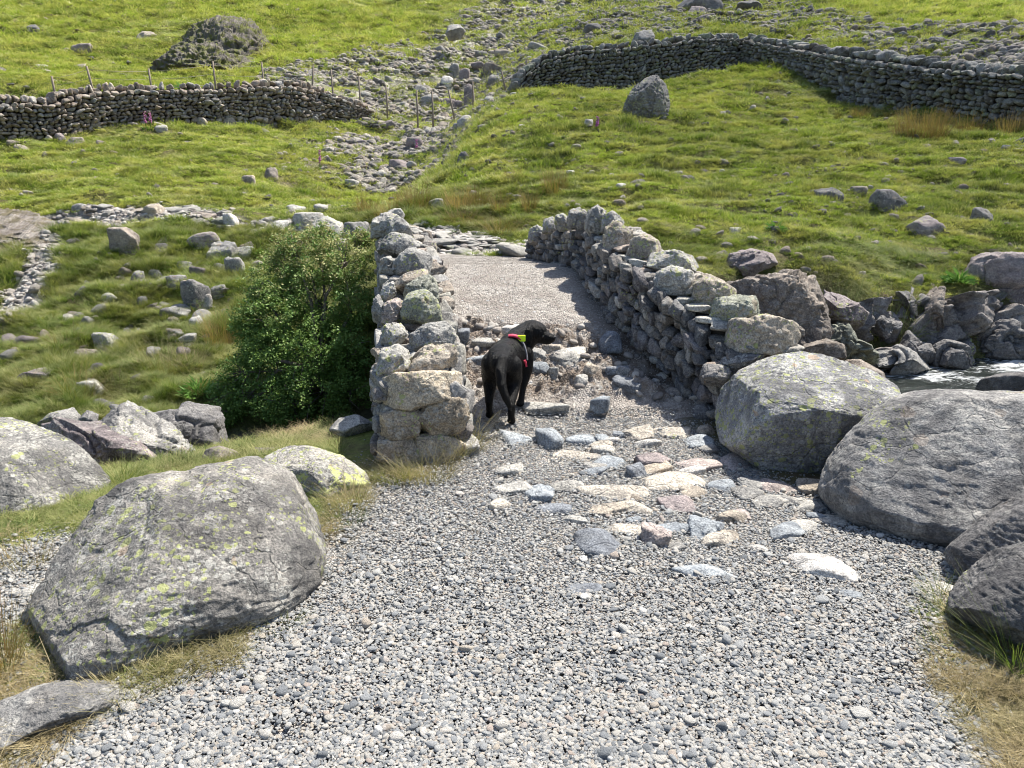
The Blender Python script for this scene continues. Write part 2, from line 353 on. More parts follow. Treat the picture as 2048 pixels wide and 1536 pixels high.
def m_ground():
    s = NT('hillside_ground', 0.95); v = s.pos()
    n1 = s.noise(v, 0.35, 5, 0.6); n2 = s.noise(v, 2.6, 5, 0.65, 0.4); n3 = s.noise(v, 16, 5, 0.7); n4 = s.noise(v, 70, 3, 0.7)
    g = s.mix(s.ramp(n1, [(0.38, 0.0), (0.62, 1.0)]), (0.09, 0.135, 0.016), (0.235, 0.26, 0.044))
    g = s.mix(s.ramp(n2, [(0.35, 0.0), (0.7, 1.0)]), g, (0.175, 0.160, 0.060))
    g = s.mix(1.0, g, s.ramp(n3, [(0.3, (0.5, 0.52, 0.5)), (0.7, (1.45, 1.4, 1.35))]), 'MULTIPLY')
    soil = s.mix(n3, (0.045, 0.030, 0.018), (0.13, 0.095, 0.06))
    g = s.mix(s.math('MULTIPLY', s.ramp(s.noise(v, 1.4, 5, 0.7, 0.8), [(0.58, 0.0), (0.66, 1.0)]), 0.8), g, soil)
    # gravel: cells of stone colour with dark gaps
    vc = s.vor(v, 60, 'Color'); ve = s.vor(v, 60, 'Distance', 'DISTANCE_TO_EDGE')
    sep = s.n('ShaderNodeSeparateColor'); s.set(sep.inputs[0], vc)
    gr = s.ramp(sep.outputs[0], [(0.0, (0.17, 0.175, 0.18)), (0.3, (0.33, 0.335, 0.34)), (0.6, (0.47, 0.45, 0.42)), (0.85, (0.42, 0.36, 0.30)), (1.0, (0.60, 0.58, 0.54))])
    gr = s.mix(s.ramp(ve, [(0.0, 0.6), (0.12, 0.0)]), gr, (0.15, 0.12, 0.095))
    gr = s.mix(s.ramp(s.noise(v, 2.2, 4, 0.6), [(0.55, 0.0), (0.7, 0.45)]), gr, (0.13, 0.095, 0.065))
    dirt = s.attr('dirt'); gv = s.attr('gravel'); sc = s.attr('scree')
    # pale loose stone on the slopes
    v5 = s.vor(v, 4.5, 'Color'); sp5 = s.n('ShaderNodeSeparateColor'); s.set(sp5.inputs[0], v5)
    e5 = s.vor(v, 4.5, 'Distance', 'DISTANCE_TO_EDGE')
    st = s.ramp(sp5.outputs[1], [(0.0, (0.13, 0.12, 0.11)), (0.5, (0.27, 0.25, 0.22)), (1.0, (0.42, 0.39, 0.34))])
    st = s.mix(s.ramp(e5, [(0.0, 0.9), (0.1, 0.0)]), st, (0.05, 0.045, 0.03))
    scm = s.math('MULTIPLY', sc, s.ramp(s.noise(v, 1.1, 5, 0.7), [(0.36, 0.0), (0.50, 1.0)]))
    c = s.mix(s.math('MULTIPLY', scm, 0.85), g, st)
    c = s.mix(s.math('MULTIPLY', dirt, s.ramp(n3, [(0.3, 0.6), (0.6, 1.0)])), c, soil)
    c = s.mix(gv, c, gr)
    wet = s.attr('wet'); wetc = s.mix(n3, (0.030, 0.028, 0.026), (0.10, 0.095, 0.09))
    c = s.mix(wet, c, wetc)
    h = s.math('ADD', s.math('MULTIPLY', n2, 0.25), s.math('MULTIPLY', n3, 0.08))
    b = s.bump(h, 0.5, 0.7); b = s.bump(s.math('MULTIPLY', s.ramp(ve, [(0.0, 0.0), (0.2, 1.0)]), gv), 0.012, 1.0, b); b = s.bump(n4, 0.02, 0.7, b)
    return s.out(c, b)
M['ground'] = m_ground()
def m_deck():
    s = NT('worn_bridge_deck', 0.9); v = s.pos()
    a = s.noise(v, 1.3, 4, 0.6); b = s.noise(v, 38, 5, 0.75); d = s.noise(v, 9, 4, 0.6)
    c = s.mix(a, (0.40, 0.35, 0.31), (0.47, 0.44, 0.40))
    c = s.mix(1.0, c, s.ramp(b, [(0.3, (0.42, 0.40, 0.38)), (0.5, (1, 1, 1)), (0.68, (1.3, 1.3, 1.3))]), 'MULTIPLY')
    vc = s.n('ShaderNodeSeparateColor'); s.set(vc.inputs[0], s.vor(v, 55, 'Color')); e = s.vor(v, 55, 'Distance', 'DISTANCE_TO_EDGE')
    c = s.mix(0.35, c, s.ramp(vc.outputs[0], [(0.0, (0.14, 0.14, 0.15)), (0.4, (0.36, 0.33, 0.30)), (1.0, (0.55, 0.52, 0.48))]))
    c = s.mix(s.ramp(s.noise(v, 3.2, 6, 0.7, 0.5), [(0.45, 0.0), (0.62, 0.55)]), c, (0.22, 0.18, 0.15))
    c = s.mix(s.math('MULTIPLY', s.math('LESS_THAN', s.vor(v, 14), 0.2), s.math('GREATER_THAN', s.noise(v, 4, 2), 0.52)), c, (0.42, 0.42, 0.42))
    rub = s.attr('rubble')
    c = s.mix(s.math('MULTIPLY', rub, s.ramp(d, [(0.4, 0.0), (0.55, 0.75)])), c, (0.16, 0.115, 0.08))
    c = s.mix(s.math('MULTIPLY', s.attr('dirt'), 0.7), c, (0.12, 0.085, 0.06))
    n = s.bump(s.math('ADD', s.math('MULTIPLY', b, 0.6), s.ramp(e, [(0.0, 0.0), (0.25, 0.5)])), 0.018, 1.0, s.bump(d, 0.03, 0.6))
    return s.out(c, n)
M['deck'] = m_deck()
def m_grass(name, cols, tipdry=0.35, trans=True):
    s = NT(name, 0.75); oi = s.n('ShaderNodeObjectInfo'); r = oi.outputs['Random']; loc = oi.outputs['Location']
    z = s.attr('tip'); pv = s.attr('blade')
    n1 = s.noise(loc, 0.33, 5, 0.65); n2 = s.noise(loc, 1.5, 5, 0.7)
    c = s.mix(s.ramp(n1, [(0.40, 0.0), (0.58, 1.0)]), cols[0], cols[1])
    c = s.mix(s.ramp(n2, [(0.46, 0.0), (0.60, 1.0)]), c, cols[2])
    dkn = s.noise(loc, 0.85, 5, 0.72); c = s.mix(s.ramp(dkn, [(0.55, 0.0), (0.66, 0.62)]), c, (0.055, 0.065, 0.018))
    c = s.mix(s.math('MULTIPLY', s.math('GREATER_THAN', s.math('ADD', pv, s.math('MULTIPLY', r, 0.5)), 1.0), tipdry * 1.6), c, cols[3])
    c = s.mix(s.math('MULTIPLY', z, tipdry), c, cols[3])
    c = s.mix(1.0, c, s.ramp(r, [(0.0, (0.72, 0.72, 0.72)), (1.0, (1.28, 1.28, 1.28))]), 'MULTIPLY')
    s.out(c); s.b.inputs['Specular IOR Level'].default_value = 0.25
    if trans:
        tr = s.n('ShaderNodeBsdfTranslucent'); s.set(tr.inputs[0], s.mix(1.0, c, (1.0, 1.15, 0.5), 'MULTIPLY')); mx = s.n('ShaderNodeMixShader'); mx.inputs[0].default_value = 0.32
        s.t.links.new(s.b.outputs[0], mx.inputs[1]); s.t.links.new(tr.outputs[0], mx.inputs[2]); s.t.links.new(mx.outputs[0], s.t.nodes['Material Output'].inputs[0])
    return s.m
M['grass'] = m_grass('short_grass', ((0.085, 0.155, 0.016), (0.24, 0.32, 0.042), (0.37, 0.35, 0.13), (0.50, 0.45, 0.23)))
M['lush'] = m_grass('bank_grass', ((0.042, 0.105, 0.012), (0.085, 0.17, 0.022), (0.155, 0.185, 0.05), (0.40, 0.35, 0.17)))
M['dry'] = m_grass('dry_grass', ((0.27, 0.215, 0.115), (0.20, 0.145, 0.07), (0.13, 0.15, 0.045), (0.42, 0.35, 0.21)), 0.4)
M['rush'] = m_grass('rush_stems', ((0.045, 0.075, 0.018), (0.06, 0.085, 0.022), (0.10, 0.095, 0.035), (0.26, 0.17, 0.075)), 0.75)
M['brownrush'] = m_grass('brown_rush_stems', ((0.17, 0.11, 0.045), (0.14, 0.10, 0.04), (0.20, 0.14, 0.06), (0.34, 0.23, 0.11)), 0.6)
def simple(name, col, rough=0.8, var=0.25, sc=30, bumpd=0.0, spec=0.3):
    s = NT(name, rough); v = s.coord('Object'); n = s.noise(v, sc, 4, 0.65)
    lo = tuple(x * (1 - var) for x in col); hi = tuple(min(1, x * (1 + var)) for x in col)
    s.b.inputs['Specular IOR Level'].default_value = spec
    return s.out(s.mix(s.ramp(n, [(0.3, 0.0), (0.7, 1.0)]), lo, hi), s.bump(n, bumpd, 1.0) if bumpd else None)
M['post'] = simple('weathered_timber', (0.22, 0.18, 0.14), 0.9, 0.35, 25)
M['wire'] = simple('fence_wire', (0.25, 0.22, 0.20), 0.6, 0.2, 5)
M['bark'] = simple('thorn_bark', (0.13, 0.11, 0.09), 0.9, 0.4, 40, 0.01)
M['pink'] = simple('foxglove_bells', (0.40, 0.12, 0.30), 0.7, 0.2, 60)
M['stem'] = simple('foxglove_stem', (0.12, 0.20, 0.04), 0.8, 0.2, 40)
M['core'] = simple('wall_core', (0.045, 0.038, 0.032), 1.0, 0.4, 12)
def m_leaf(name, a, b, d):
    s = NT(name, 0.6); t = s.attr('tint'); c = s.mix(t, a, b); c = s.mix(s.attr('dry'), c, d)
    s.out(c); tr = s.n('ShaderNodeBsdfTranslucent'); s.set(tr.inputs[0], c); mx = s.n('ShaderNodeMixShader'); mx.inputs[0].default_value = 0.25
    s.t.links.new(s.b.outputs[0], mx.inputs[1]); s.t.links.new(tr.outputs[0], mx.inputs[2]); s.t.links.new(mx.outputs[0], s.t.nodes['Material Output'].inputs[0])
    return s.m
M['leaf'] = m_leaf('hawthorn_leaves', (0.07, 0.155, 0.03), (0.19, 0.28, 0.06), (0.36, 0.34, 0.14))
M['fern'] = m_leaf('fern_leaves', (0.09, 0.20, 0.03), (0.15, 0.28, 0.05), (0.25, 0.2, 0.08))
def m_water():
    s = NT('stream_water', 0.08); v = s.pos(); s.b.inputs['Specular IOR Level'].default_value = 0.4
    f = s.attr('foam'); n = s.noise(s.map(v, (0.9, 3.2, 1)), 5.5, 6, 0.7, 1.6)
    fm = s.ramp(s.math('ADD', n, s.math('MULTIPLY', f, 0.33)), [(0.70, 0.0), (0.84, 1.0)])
    c = s.mix(fm, s.mix(n, (0.012, 0.016, 0.014), (0.06, 0.07, 0.06)), (0.82, 0.85, 0.86))
    b = s.bump(s.noise(s.map(v, (1, 2.2, 1)), 9, 5, 0.65, 1.0), 0.13, 1.0)
    return s.out(c, b, s.math('ADD', s.math('MULTIPLY', fm, 0.6), 0.14))
M['water'] = m_water()
def m_strata(name, ca, cb, cg):
    s = NT(name, 0.9); v = s.coord('Object'); oi = s.n('ShaderNodeObjectInfo')
    st = s.noise(s.map(v, (3.2, 0.6, 0.7), (0.0, 0.5, 0.35)), 1.6, 7, 0.7, 0.8); m = s.noise(v, 3, 5, 0.7)
    c = s.mix(s.ramp(st, [(0.35, 0.0), (0.65, 1.0)]), ca, cb)
    c = s.mix(s.ramp(m, [(0.46, 0.0), (0.58, 0.9)]), c, cg)
    return s.out(c, s.bump(st, 0.8, 1.0, s.bump(m, 0.2, 0.6)))
M['strata'] = m_strata('layered_outcrop', (0.14, 0.125, 0.11), (0.38, 0.34, 0.29), (0.24, 0.26, 0.06))
M['pinkrock'] = m_strata('pale_bare_rock', (0.36, 0.30, 0.25), (0.60, 0.54, 0.48), (0.26, 0.22, 0.12))
def m_scree():
    s = NT('scree_rock', 0.9); r = s.n('ShaderNodeObjectInfo').outputs['Random']; v = s.coord('Object')
    c = s.ramp(r, [(0.0, (0.13, 0.125, 0.12)), (0.3, (0.24, 0.225, 0.205)), (0.6, (0.38, 0.35, 0.31)), (0.8, (0.30, 0.25, 0.205)), (1.0, (0.52, 0.49, 0.43))])
    n = s.noise(v, 3, 5, 0.7); return s.out(s.mix(1.0, c, s.ramp(n, [(0.3, (0.6, 0.6, 0.6)), (0.7, (1.3, 1.28, 1.25))]), 'MULTIPLY'), s.bump(n, 0.15, 0.8))
M['scree'] = m_scree()
def m_coat():
    s = NT('black_wet_coat', 0.45); v = s.coord('Object'); n = s.noise(s.map(v, (1, 1, 0.28)), 110, 5, 0.7, 1.5); m = s.noise(v, 12, 3, 0.6)
    s.b.inputs['Specular IOR Level'].default_value = 0.2
    c = s.mix(n, (0.0008, 0.0008, 0.001), (0.0045, 0.004, 0.004)); return s.out(c, s.bump(n, 0.010, 1.0, s.bump(s.noise(v, 38, 3, 0.6, 2.0), 0.012, 0.6)), s.ramp(m, [(0.35, 0.25), (0.65, 0.5)]))
M['coat'] = m_coat()
M['redstrap'] = simple('harness_strap_red', (0.55, 0.045, 0.09), 0.7, 0.15, 80)
M['greystrap'] = simple('harness_strap_grey', (0.16, 0.16, 0.18), 0.6, 0.2, 80)
M['hiviz'] = simple('yellow_tag', (0.62, 0.85, 0.02), 0.6, 0.06, 30)
M['nose'] = simple('nose_leather', (0.012, 0.012, 0.014), 0.3, 0.2, 90, 0.003, 0.6)
M['eye'] = simple('dark_eye', (0.015, 0.009, 0.006), 0.12, 0.1, 10, 0, 0.6)
# ------------------------------------------------------------------ ground sheet
G_PATH = poly([(150,1530),(300,1400),(400,1345),(480,1300),(560,1235),(610,1150),(650,1085),(700,1035),(745,990),(765,955),(900,925),(930,860),(935,800),(980,790),(1330,800),(1445,890),(1560,965),(1650,1000),(1660,1045),(1900,1110),(1890,1190),(1810,1265),(1860,1400),(1960,1530)], [(1.3, 0.8), (1.7, -2.5), (-1.6, -2.5), (-1.35, 0.8)])
G_SIDE = poly([(0,1100),(60,1090),(140,1075),(190,1090),(150,1170),(60,1260),(0,1300)], [(-4.5, 2.2), (-4.5, 3.2)])
G_FAR = poly([(0,424),(120,428),(260,418),(420,420),(560,440),(740,452),(840,452),(910,462),(985,480),(1045,490),(1060,520),(850,525),(840,495),(760,475),(600,455),(430,443),(250,445),(100,450),(0,452)])
G_TRAIL = poly([(50,440),(112,470),(108,550),(76,596),(0,634),(0,592),(40,562),(65,530),(50,480)])
S_LIST = [(poly([(520,150),(700,125),(900,60),(1000,0),(1130,0),(1080,100),(1020,170),(960,230),(900,300),(840,370),(760,370),(700,300),(760,240),(640,215),(560,170)]), 1.0),
          (poly([(1080,0),(1350,0),(1560,-10),(2048,66),(2048,135),(1800,98),(1500,40),(1250,80),(1120,110)]), 0.85),
          (poly([(620,270),(800,270),(850,320),(790,380),(600,350)]), 0.5),
          (poly([(930,250),(1100,240),(1200,260),(1180,330),(1000,340)]), 0.22),
          (poly([(1500,330),(1700,330),(1740,420),(1560,450),(1480,400)]), 0.22)]
def masks(x, y):
    P = P3(x, y); n = fbm(P, 2.3, 4, 77); n2 = fbm(P, 0.5, 4, 78)
    g = 1 - sstep(-0.05, 0.12, polysd(x, y, G_PATH) + 0.35 * n)
    g = np.maximum(g, 0.9 * (1 - sstep(-0.05, 0.15, polysd(x, y, G_SIDE) + 0.4 * n)))
    g = np.maximum(g, 1 - sstep(-0.15, 0.15, polysd(x, y, G_FAR) + 0.5 * n))
    g = np.maximum(g, 1 - sstep(-0.05, 0.15, polysd(x, y, G_TRAIL) + 0.3 * n))
    sc = np.zeros(x.shape)
    for p, a in S_LIST: sc = np.maximum(sc, a * (1 - sstep(-1.5, 1.5, polysd(x, y, p) + 3.0 * n2)))
    d, bed, side, al = river(x, y); wet = 1 - sstep(0.75, 1.15, d + 0.25 * n)
    edge = sstep(0.45, 0.02, np.abs(polysd(x, y, G_PATH) + 0.3 * n) - 0.02) * (1 - 0.6 * g) * (y < 5)
    ledge = sstep(0.16, 0.32, fbm(P * np.array([0.5, 1.5, 1]), 0.9, 4, 91)) * sstep(6, 9, y) * 0.8
    bank = (side > 0) * sstep(1.2, 2.4, x) * (1 - sstep(0.75, 1.15, d - 0.9 + 0.5 * n)) * 0.95
    gap = sstep(1.15, 1.45, x) * sstep(2.7, 3.1, y) * (1 - sstep(5.5, 6.2, y))  # bare soil, also laid dark for the shaded gap between the boulders
    return g, sc, wet, np.maximum(np.maximum(np.maximum(edge, ledge), bank), gap * 0.95)
def build_ground():
    nr, nc = 760, 540
    r = np.exp(np.linspace(math.log(1.0), math.log(150.0), nr)); u = np.linspace(-1.25, 1.25, nc)
    Rr, Uu = np.meshgrid(r, u, indexing='ij'); X = (Rr * Uu).ravel(); Y = (Rr - 4.0).ravel()
    Z = ground(X, Y); g, sc, wet, dirt = masks(X, Y)
    # the bridge deck is a mesh of its own: keep the ground a little under it
    i = np.arange(nr * nc).reshape(nr, nc)
    F = np.stack([i[:-1, :-1], i[:-1, 1:], i[1:, 1:], i[1:, :-1]], -1).reshape(-1, 4)
    fl = (1 - sstep(4.9, 5.1, Y)) * g; Z = Z - 0.012 * fl
    o = link('ground', mesh('ground', np.stack([X, Y, Z], 1), F, M['ground'], {'gravel': g, 'scree': sc, 'wet': wet, 'dirt': dirt}))
    tag(o, kind='structure')
    return o
build_ground()
def build_water():
    V = []; n = 420; k = 44
    cum = [0]
    for a, b in zip(RIV[:-1], RIV[1:]): cum.append(cum[-1] + np.hypot(*(b - a)[:2]))
    t = np.linspace(cum[1], cum[-1] - 20, n); cx = np.interp(t, cum, RIV[:, 0]); cyy = np.interp(t, cum, RIV[:, 1]); cz = np.interp(t, cum, RIV[:, 2])
    T = np.stack([np.gradient(cx), np.gradient(cyy)], 1); T /= np.linalg.norm(T, axis=1)[:, None]; N = np.stack([-T[:, 1], T[:, 0]], 1)
    s = np.linspace(-1.9, 1.7, k); X = cx[:, None] + N[:, :1] * s; Y = cyy[:, None] + N[:, 1:] * s
    wl = cz + np.interp(cx, [-2, 1, 2.5, 4, 7], [0.02, 0.05, 0.10, 0.13, 0.15]); Z = np.repeat(wl[:, None], k, 1)
    P = np.stack([X.ravel(), Y.ravel(), np.zeros(X.size)], 1)
    rough = sstep(2.0, 4.5, X.ravel())
    foam = rough * sstep(-0.15, 0.35, fbm(P * np.array([0.7, 1.6, 1]), 0.9, 3, 5) + 0.22 * sstep(4.0, 5.4, X.ravel()))
    Z = Z.ravel() + (0.012 + 0.06 * rough) * fbm(P * np.array([0.8, 1.8, 1]), 3.5, 4, 9) + 0.03 * foam
    i = np.arange(n * k).reshape(n, k); F = np.stack([i[:-1, :-1], i[1:, :-1], i[1:, 1:], i[:-1, 1:]], -1).reshape(-1, 4)
    tag(link('water', mesh('water', np.stack([X.ravel(), Y.ravel(), Z], 1), F, M['water'], {'foam': foam})), kind='structure')
build_water()
# ------------------------------------------------------------------ rocks
def view_frame(Cn):
    w_ = (Cn - CAM) / np.linalg.norm(Cn - CAM); a = np.cross(w_, [0, 0, 1.0]); a /= np.linalg.norm(a); return a, np.cross(a, w_), w_
TINT = {'grey': (0.27, 0.265, 0.255), 'pale': (0.38, 0.37, 0.345), 'dark': (0.17, 0.165, 0.165), 'brown': (0.25, 0.215, 0.185), 'pink': (0.38, 0.325, 0.305), 'blue': (0.27, 0.295, 0.32),
        'warm': (0.37, 0.325, 0.27), 'white': (0.52, 0.50, 0.47), 'mauve': (0.25, 0.215, 0.215), 'green': (0.26, 0.27, 0.22), 'slate': (0.19, 0.205, 0.23), 'tan': (0.44, 0.40, 0.345), 'char': (0.16, 0.155, 0.155)}
def paint(o, col, lich): o.color = (*(TINT[col] if isinstance(col, str) else col), lich); return o
def boulder(name, label, outline, Yc, front, back, tilt=0.0, q=2.3, n=6, seed=1, amp=0.03, cuts=(), ncut=5, col='grey', lich=0.7, mat='boulder', cat='boulder', group=None, crack=0.012, parent=None, rnd=0.12, frac=0.0, fs=3.0, grow=1.04):
    """A rock whose outline is traced from the photo, given its own distance, front and back thickness and rounding."""
    O = np.array(outline, float); c2 = O.mean(0); Cn = at(c2[0], c2[1], Yc); a, b, w_ = view_frame(Cn)
    L = []
    for p in O:
        d = ray(*p); t = np.dot(Cn - CAM, w_) / np.dot(d, w_); v = CAM + d * t - Cn; L.append((v @ a, v @ b))
    L = np.array(L) * grow; D = []
    for p, p2 in zip(L, np.roll(L, -1, 0)):
        for t in np.linspace(0, 1, 16, endpoint=False): D.append(p + t * (p2 - p))
    D = np.array(D); ph = np.arctan2(D[:, 1], D[:, 0]); rr = np.hypot(D[:, 0], D[:, 1]); o = np.argsort(ph); ph, rr = ph[o], rr[o]
    g = np.linspace(-math.pi, math.pi, 361); gr = np.interp(g, ph, rr, period=2 * math.pi)
    kern = np.exp(-0.5 * (np.arange(-12, 13) / 2.5) ** 2); kern /= kern.sum()
    gr = np.convolve(np.concatenate([gr[-13:-1], gr, gr[1:13]]), kern, 'valid')
    dirs, F = ico(n); da, db, dw = dirs[:, 0], dirs[:, 1], dirs[:, 2]
    Rf = np.interp(np.arctan2(db, da), g, gr); m = np.hypot(da, db); Dp = np.where(dw < 0, front, back)
    inv = ((m / Rf) ** q + (np.abs(dw) / Dp) ** q)
    s = inv ** (-1 / q); rng = np.random.RandomState(seed)
    # shift the widest section so that faces differ
    sz = rr.mean(); allc = list(cuts)
    for k in range(ncut):
        v = rng.normal(size=3); v[2] = -abs(v[2]) - (0.5 if q < 3 else 0.15); v /= np.linalg.norm(v); i = np.argmax(dirs @ v); allc.append((*v, rng.uniform(0.76, 0.93) * s[i]))
    V0 = dirs * s[:, None]
    for (x, y, z, h) in allc:
        v = np.array([x, y, z], float); v /= np.linalg.norm(v); pr = V0 @ v; ex = np.maximum(0, pr - h)
        V0 = V0 - (ex * 0.93)[:, None] * v
    nr = V0 / (np.linalg.norm(V0, axis=1)[:, None] + 1e-9); edge = 1 - 0.65 * np.abs(m) ** 6
    Pn = V0 + seed * 3.7
    d = amp * sz * (1.6 * fbm(Pn, 1.4 / sz, 3, seed) + 0.7 * fbm(Pn, 5 / sz, 4, seed + 5)) + crack * fbm(Pn * np.array([1, 2.5, 1]), 4 / max(sz, .2), 5, seed + 9, 0.6, True)
    if frac:
        hc, ec = cells(Pn * np.array([1, 0.8, 1]) + 0.15 * np.stack([fbm(Pn, 2 * fs, 2, seed + 40 + k) for k in range(3)], 1), fs, seed); d = d + frac * hc - 0.5 * frac * (1 - sstep(0.0, 0.12, ec))
    V0 = V0 + nr * d[:, None]
    W = Cn + V0[:, :1] * a + V0[:, 1:2] * b + V0[:, 2:3] * w_
    if tilt: W = CAM + (W - CAM) * (1 + tilt * V0[:, 1:2] / np.linalg.norm(Cn - CAM))
    base = np.array([Cn[0], Cn[1], W[:, 2].min()])
    ob = link(name, mesh(name, W - base, F, M[mat]), base if parent is None else base - np.array(parent.location), parent)
    if parent is None: tag(ob, label, cat, group)
    return paint(ob, col, lich)
def rock_shape(seed, n=3, p=9, planes=14, rough=0.05, boxy=0.3):
    rng = np.random.RandomState(seed); dirs, F = ico(n)
    N = rng.normal(size=(planes, 3)); N /= np.linalg.norm(N, axis=1)[:, None]; H = rng.uniform(0.72, 1.0, planes)
    N = np.concatenate([N, np.eye(3), -np.eye(3)]); H = np.concatenate([H, np.full(6, 1.0)])
    s = (np.maximum(0, dirs @ N.T / H) ** p).sum(1) ** (-1 / p)
    V = dirs * s[:, None]; V = V * (1 + rough * 2.0 * fbm(V + seed * 1.9, 1.3, 3, seed))[:, None]
    V = V + dirs * (rough * fbm(V + seed, 4.2, 3, seed + 3))[:, None]
    if p > 20:
        hc, ec = cells(V + seed, 1.6, seed); V = V + dirs * (rough * 1.1 * hc - rough * 0.6 * (1 - sstep(0, 0.1, ec)))[:, None]
    return V / np.abs(V).max(0), F
def rotz(V, a): c, s_ = math.cos(a), math.sin(a); return V @ np.array([[c, s_, 0], [-s_, c, 0], [0, 0, 1]])
def rotx(V, a): c, s_ = math.cos(a), math.sin(a); return V @ np.array([[1, 0, 0], [0, c, s_], [0, -s_, c]])
def roty(V, a): c, s_ = math.cos(a), math.sin(a); return V @ np.array([[c, 0, -s_], [0, 1, 0], [s_, 0, c]])
STY = {'r': (6.0, 9, 0.05), 'a': (26, 11, 0.05), 'f': (14, 12, 0.05), 's': (34, 9, 0.045)}   # rounded, angular, flat, slabby
_used = [100]
def rock(name, label, cat, px, pyb, wpx, hpx, sty='a', col='grey', lich=0.5, n=None, rot=None, tilt=0.0, group=None, mat='rock', G=None, dep=0.9, sink=0.85, flat=False, z=None):
    """A loose or half sunk stone: base of its near side at (px, pyb), apparent size in photo pixels."""
    _used[0] += 1; seed = _used[0]; rng = np.random.RandomState(seed)
    if G is None: G = hit(px, pyb)
    if z is not None: G = at(px, pyb, (z - CAM[2]) / (ray(px, pyb)[2] / ray(px, pyb)[1]))
    sl = slant(G); W = wpx / FPX * sl; ha = hpx / FPX * sl
    e = math.atan2(CAM[2] - G[2], math.hypot(G[0], G[1])); e = max(e, R(3))
    if flat: H = min(0.16 * W, 0.3 * ha); H = H * (2.2 if sink < .5 else 1); sink = 2.2 if sink > .5 else 1.0; D = max((ha - H * math.cos(e)) / math.sin(e), 0.4 * W) * 1.15; D = min(D, 1.5 * W); W *= 1.16
    else: D = dep * W; H = max((ha - 0.55 * D * math.sin(e)) / math.cos(e), 0.35 * ha, 0.22 * W)
    p, pl, ro = STY[sty]; n = n or (5 if wpx > 110 else 4 if wpx > 36 else 3 if wpx > 14 else 2)
    V, F = rock_shape(seed, n, p, pl, ro)
    if sink > 1.4 and not flat: H *= 0.72
    Ht = H * (1 + sink); V = V * np.array([W / 2, D / 2, Ht / 2])
    if rot is None: rot = rng.uniform(-0.25, 0.25)
    V = rotz(roty(V, tilt), rot)
    c = G + np.array([G[0], G[1], 0]) / max(math.hypot(G[0], G[1]), 1e-6) * D * 0.42; c[2] = G[2] + H - Ht / 2 - (0.25 * H if flat and G[1] < 4.75 else 0)
    if not flat and z is None and G[1] > 6: c[2] = max(c[2], float(ground(c[0], c[1])[0]) - Ht * 0.12)
    o = link(name, mesh(name, V, F, M[mat]), c); tag(o, label, cat, group); paint(o, col, lich)
    return o

# the great boulders round the bridge foot
boulder('boulder', 'huge rounded grey boulder with dark left flank beside the gravel at lower left',
    [(30,1320),(45,1240),(110,1120),(160,1070),(200,1010),(260,970),(330,950),(440,942),(495,926),(550,950),(600,975),(640,1020),(650,1080),(625,1170),(560,1240),(480,1262),(380,1290),(300,1320),(215,1360),(120,1385),(50,1385)],
    2.62, 0.34, 0.45, tilt=0.62, n=7, seed=3, amp=0.020, ncut=3, frac=0.012, fs=2.2, col=(0.225, 0.215, 0.20), lich=0.95, cuts=[(-0.8, -0.1, -0.6, 0.46)])
boulder('boulder', 'smooth boulder with bright yellow lichen spots at the near end of the right wall',
    [(1435,830),(1445,780),(1490,740),(1530,722),(1600,708),(1660,716),(1740,745),(1790,780),(1795,805),(1740,850),(1690,890),(1665,960),(1580,975),(1520,930),(1450,880)],
    4.22, 0.42, 0.42, tilt=0.30, n=7, seed=8, amp=0.022, ncut=3, col=(0.26, 0.26, 0.262), lich=1.5, q=2.5, cuts=[(0.25, -0.62, -0.75, 0.30), (0.15, 0.80, -0.6, 0.255), (-0.85, 0.1, -0.5, 0.40)])
boulder('boulder', 'biggest dark grey boulder, smooth and rounded, overlapping the right edge of the path',
    [(1650,985),(1665,930),(1700,880),(1750,830),(1800,800),(1880,788),(2000,788),(2120,800),(2230,850),(2260,950),(2200,1060),(2080,1120),(1960,1120),(1880,1106),(1800,1085),(1700,1040)],
    3.45, 0.5, 0.6, tilt=0.45, n=7, seed=14, amp=0.018, ncut=2, frac=0.012, fs=2.0, col=(0.25, 0.245, 0.24), lich=0.55, q=2.6)
boulder('boulder', 'dark slanting boulder leaning against the biggest one at the right picture edge',
    [(1890,1105),(1930,1070),(1980,1030),(2040,995),(2140,970),(2200,1020),(2200,1120),(2120,1190),(1990,1200),(1920,1160)],
    2.72, 0.2, 0.3, tilt=0.4, n=6, seed=21, amp=0.03, ncut=4, col='dark', lich=0.4)
boulder('boulder', 'dark grey block with a flat top in the lower right corner beside green grass',
    [(1905,1190),(1930,1150),(1985,1110),(2060,1090),(2160,1090),(2220,1150),(2200,1260),(2080,1300),(1960,1265),(1910,1235)],
    2.36, 0.2, 0.28, tilt=0.4, n=6, seed=25, amp=0.03, ncut=5, col='dark', lich=0.35, q=3.2)
boulder('boulder', 'pale boulder with large yellow lichen patches between the biggest left boulder and bridge wall',
    [(527,945),(535,915),(575,897),(620,896),(680,915),(725,945),(738,972),(700,985),(680,1010),(640,1020),(590,1000),(545,985)],
    3.72, 0.2, 0.26, tilt=0.4, n=6, seed=31, amp=0.03, ncut=2, col=(0.30, 0.285, 0.26), lich=0.9, mat='yellowed')
boulder('boulder', 'broad speckled grey rock with yellow and orange lichen at the left picture edge',
    [(-90,1040),(-120,930),(-60,850),(10,838),(60,850),(130,880),(180,920),(215,960),(210,1010),(140,1060),(40,1095),(-30,1100)],
    3.75, 0.35, 0.6, tilt=0.55, n=6, seed=36, amp=0.025, ncut=3, col=(0.20, 0.195, 0.185), lich=0.95)
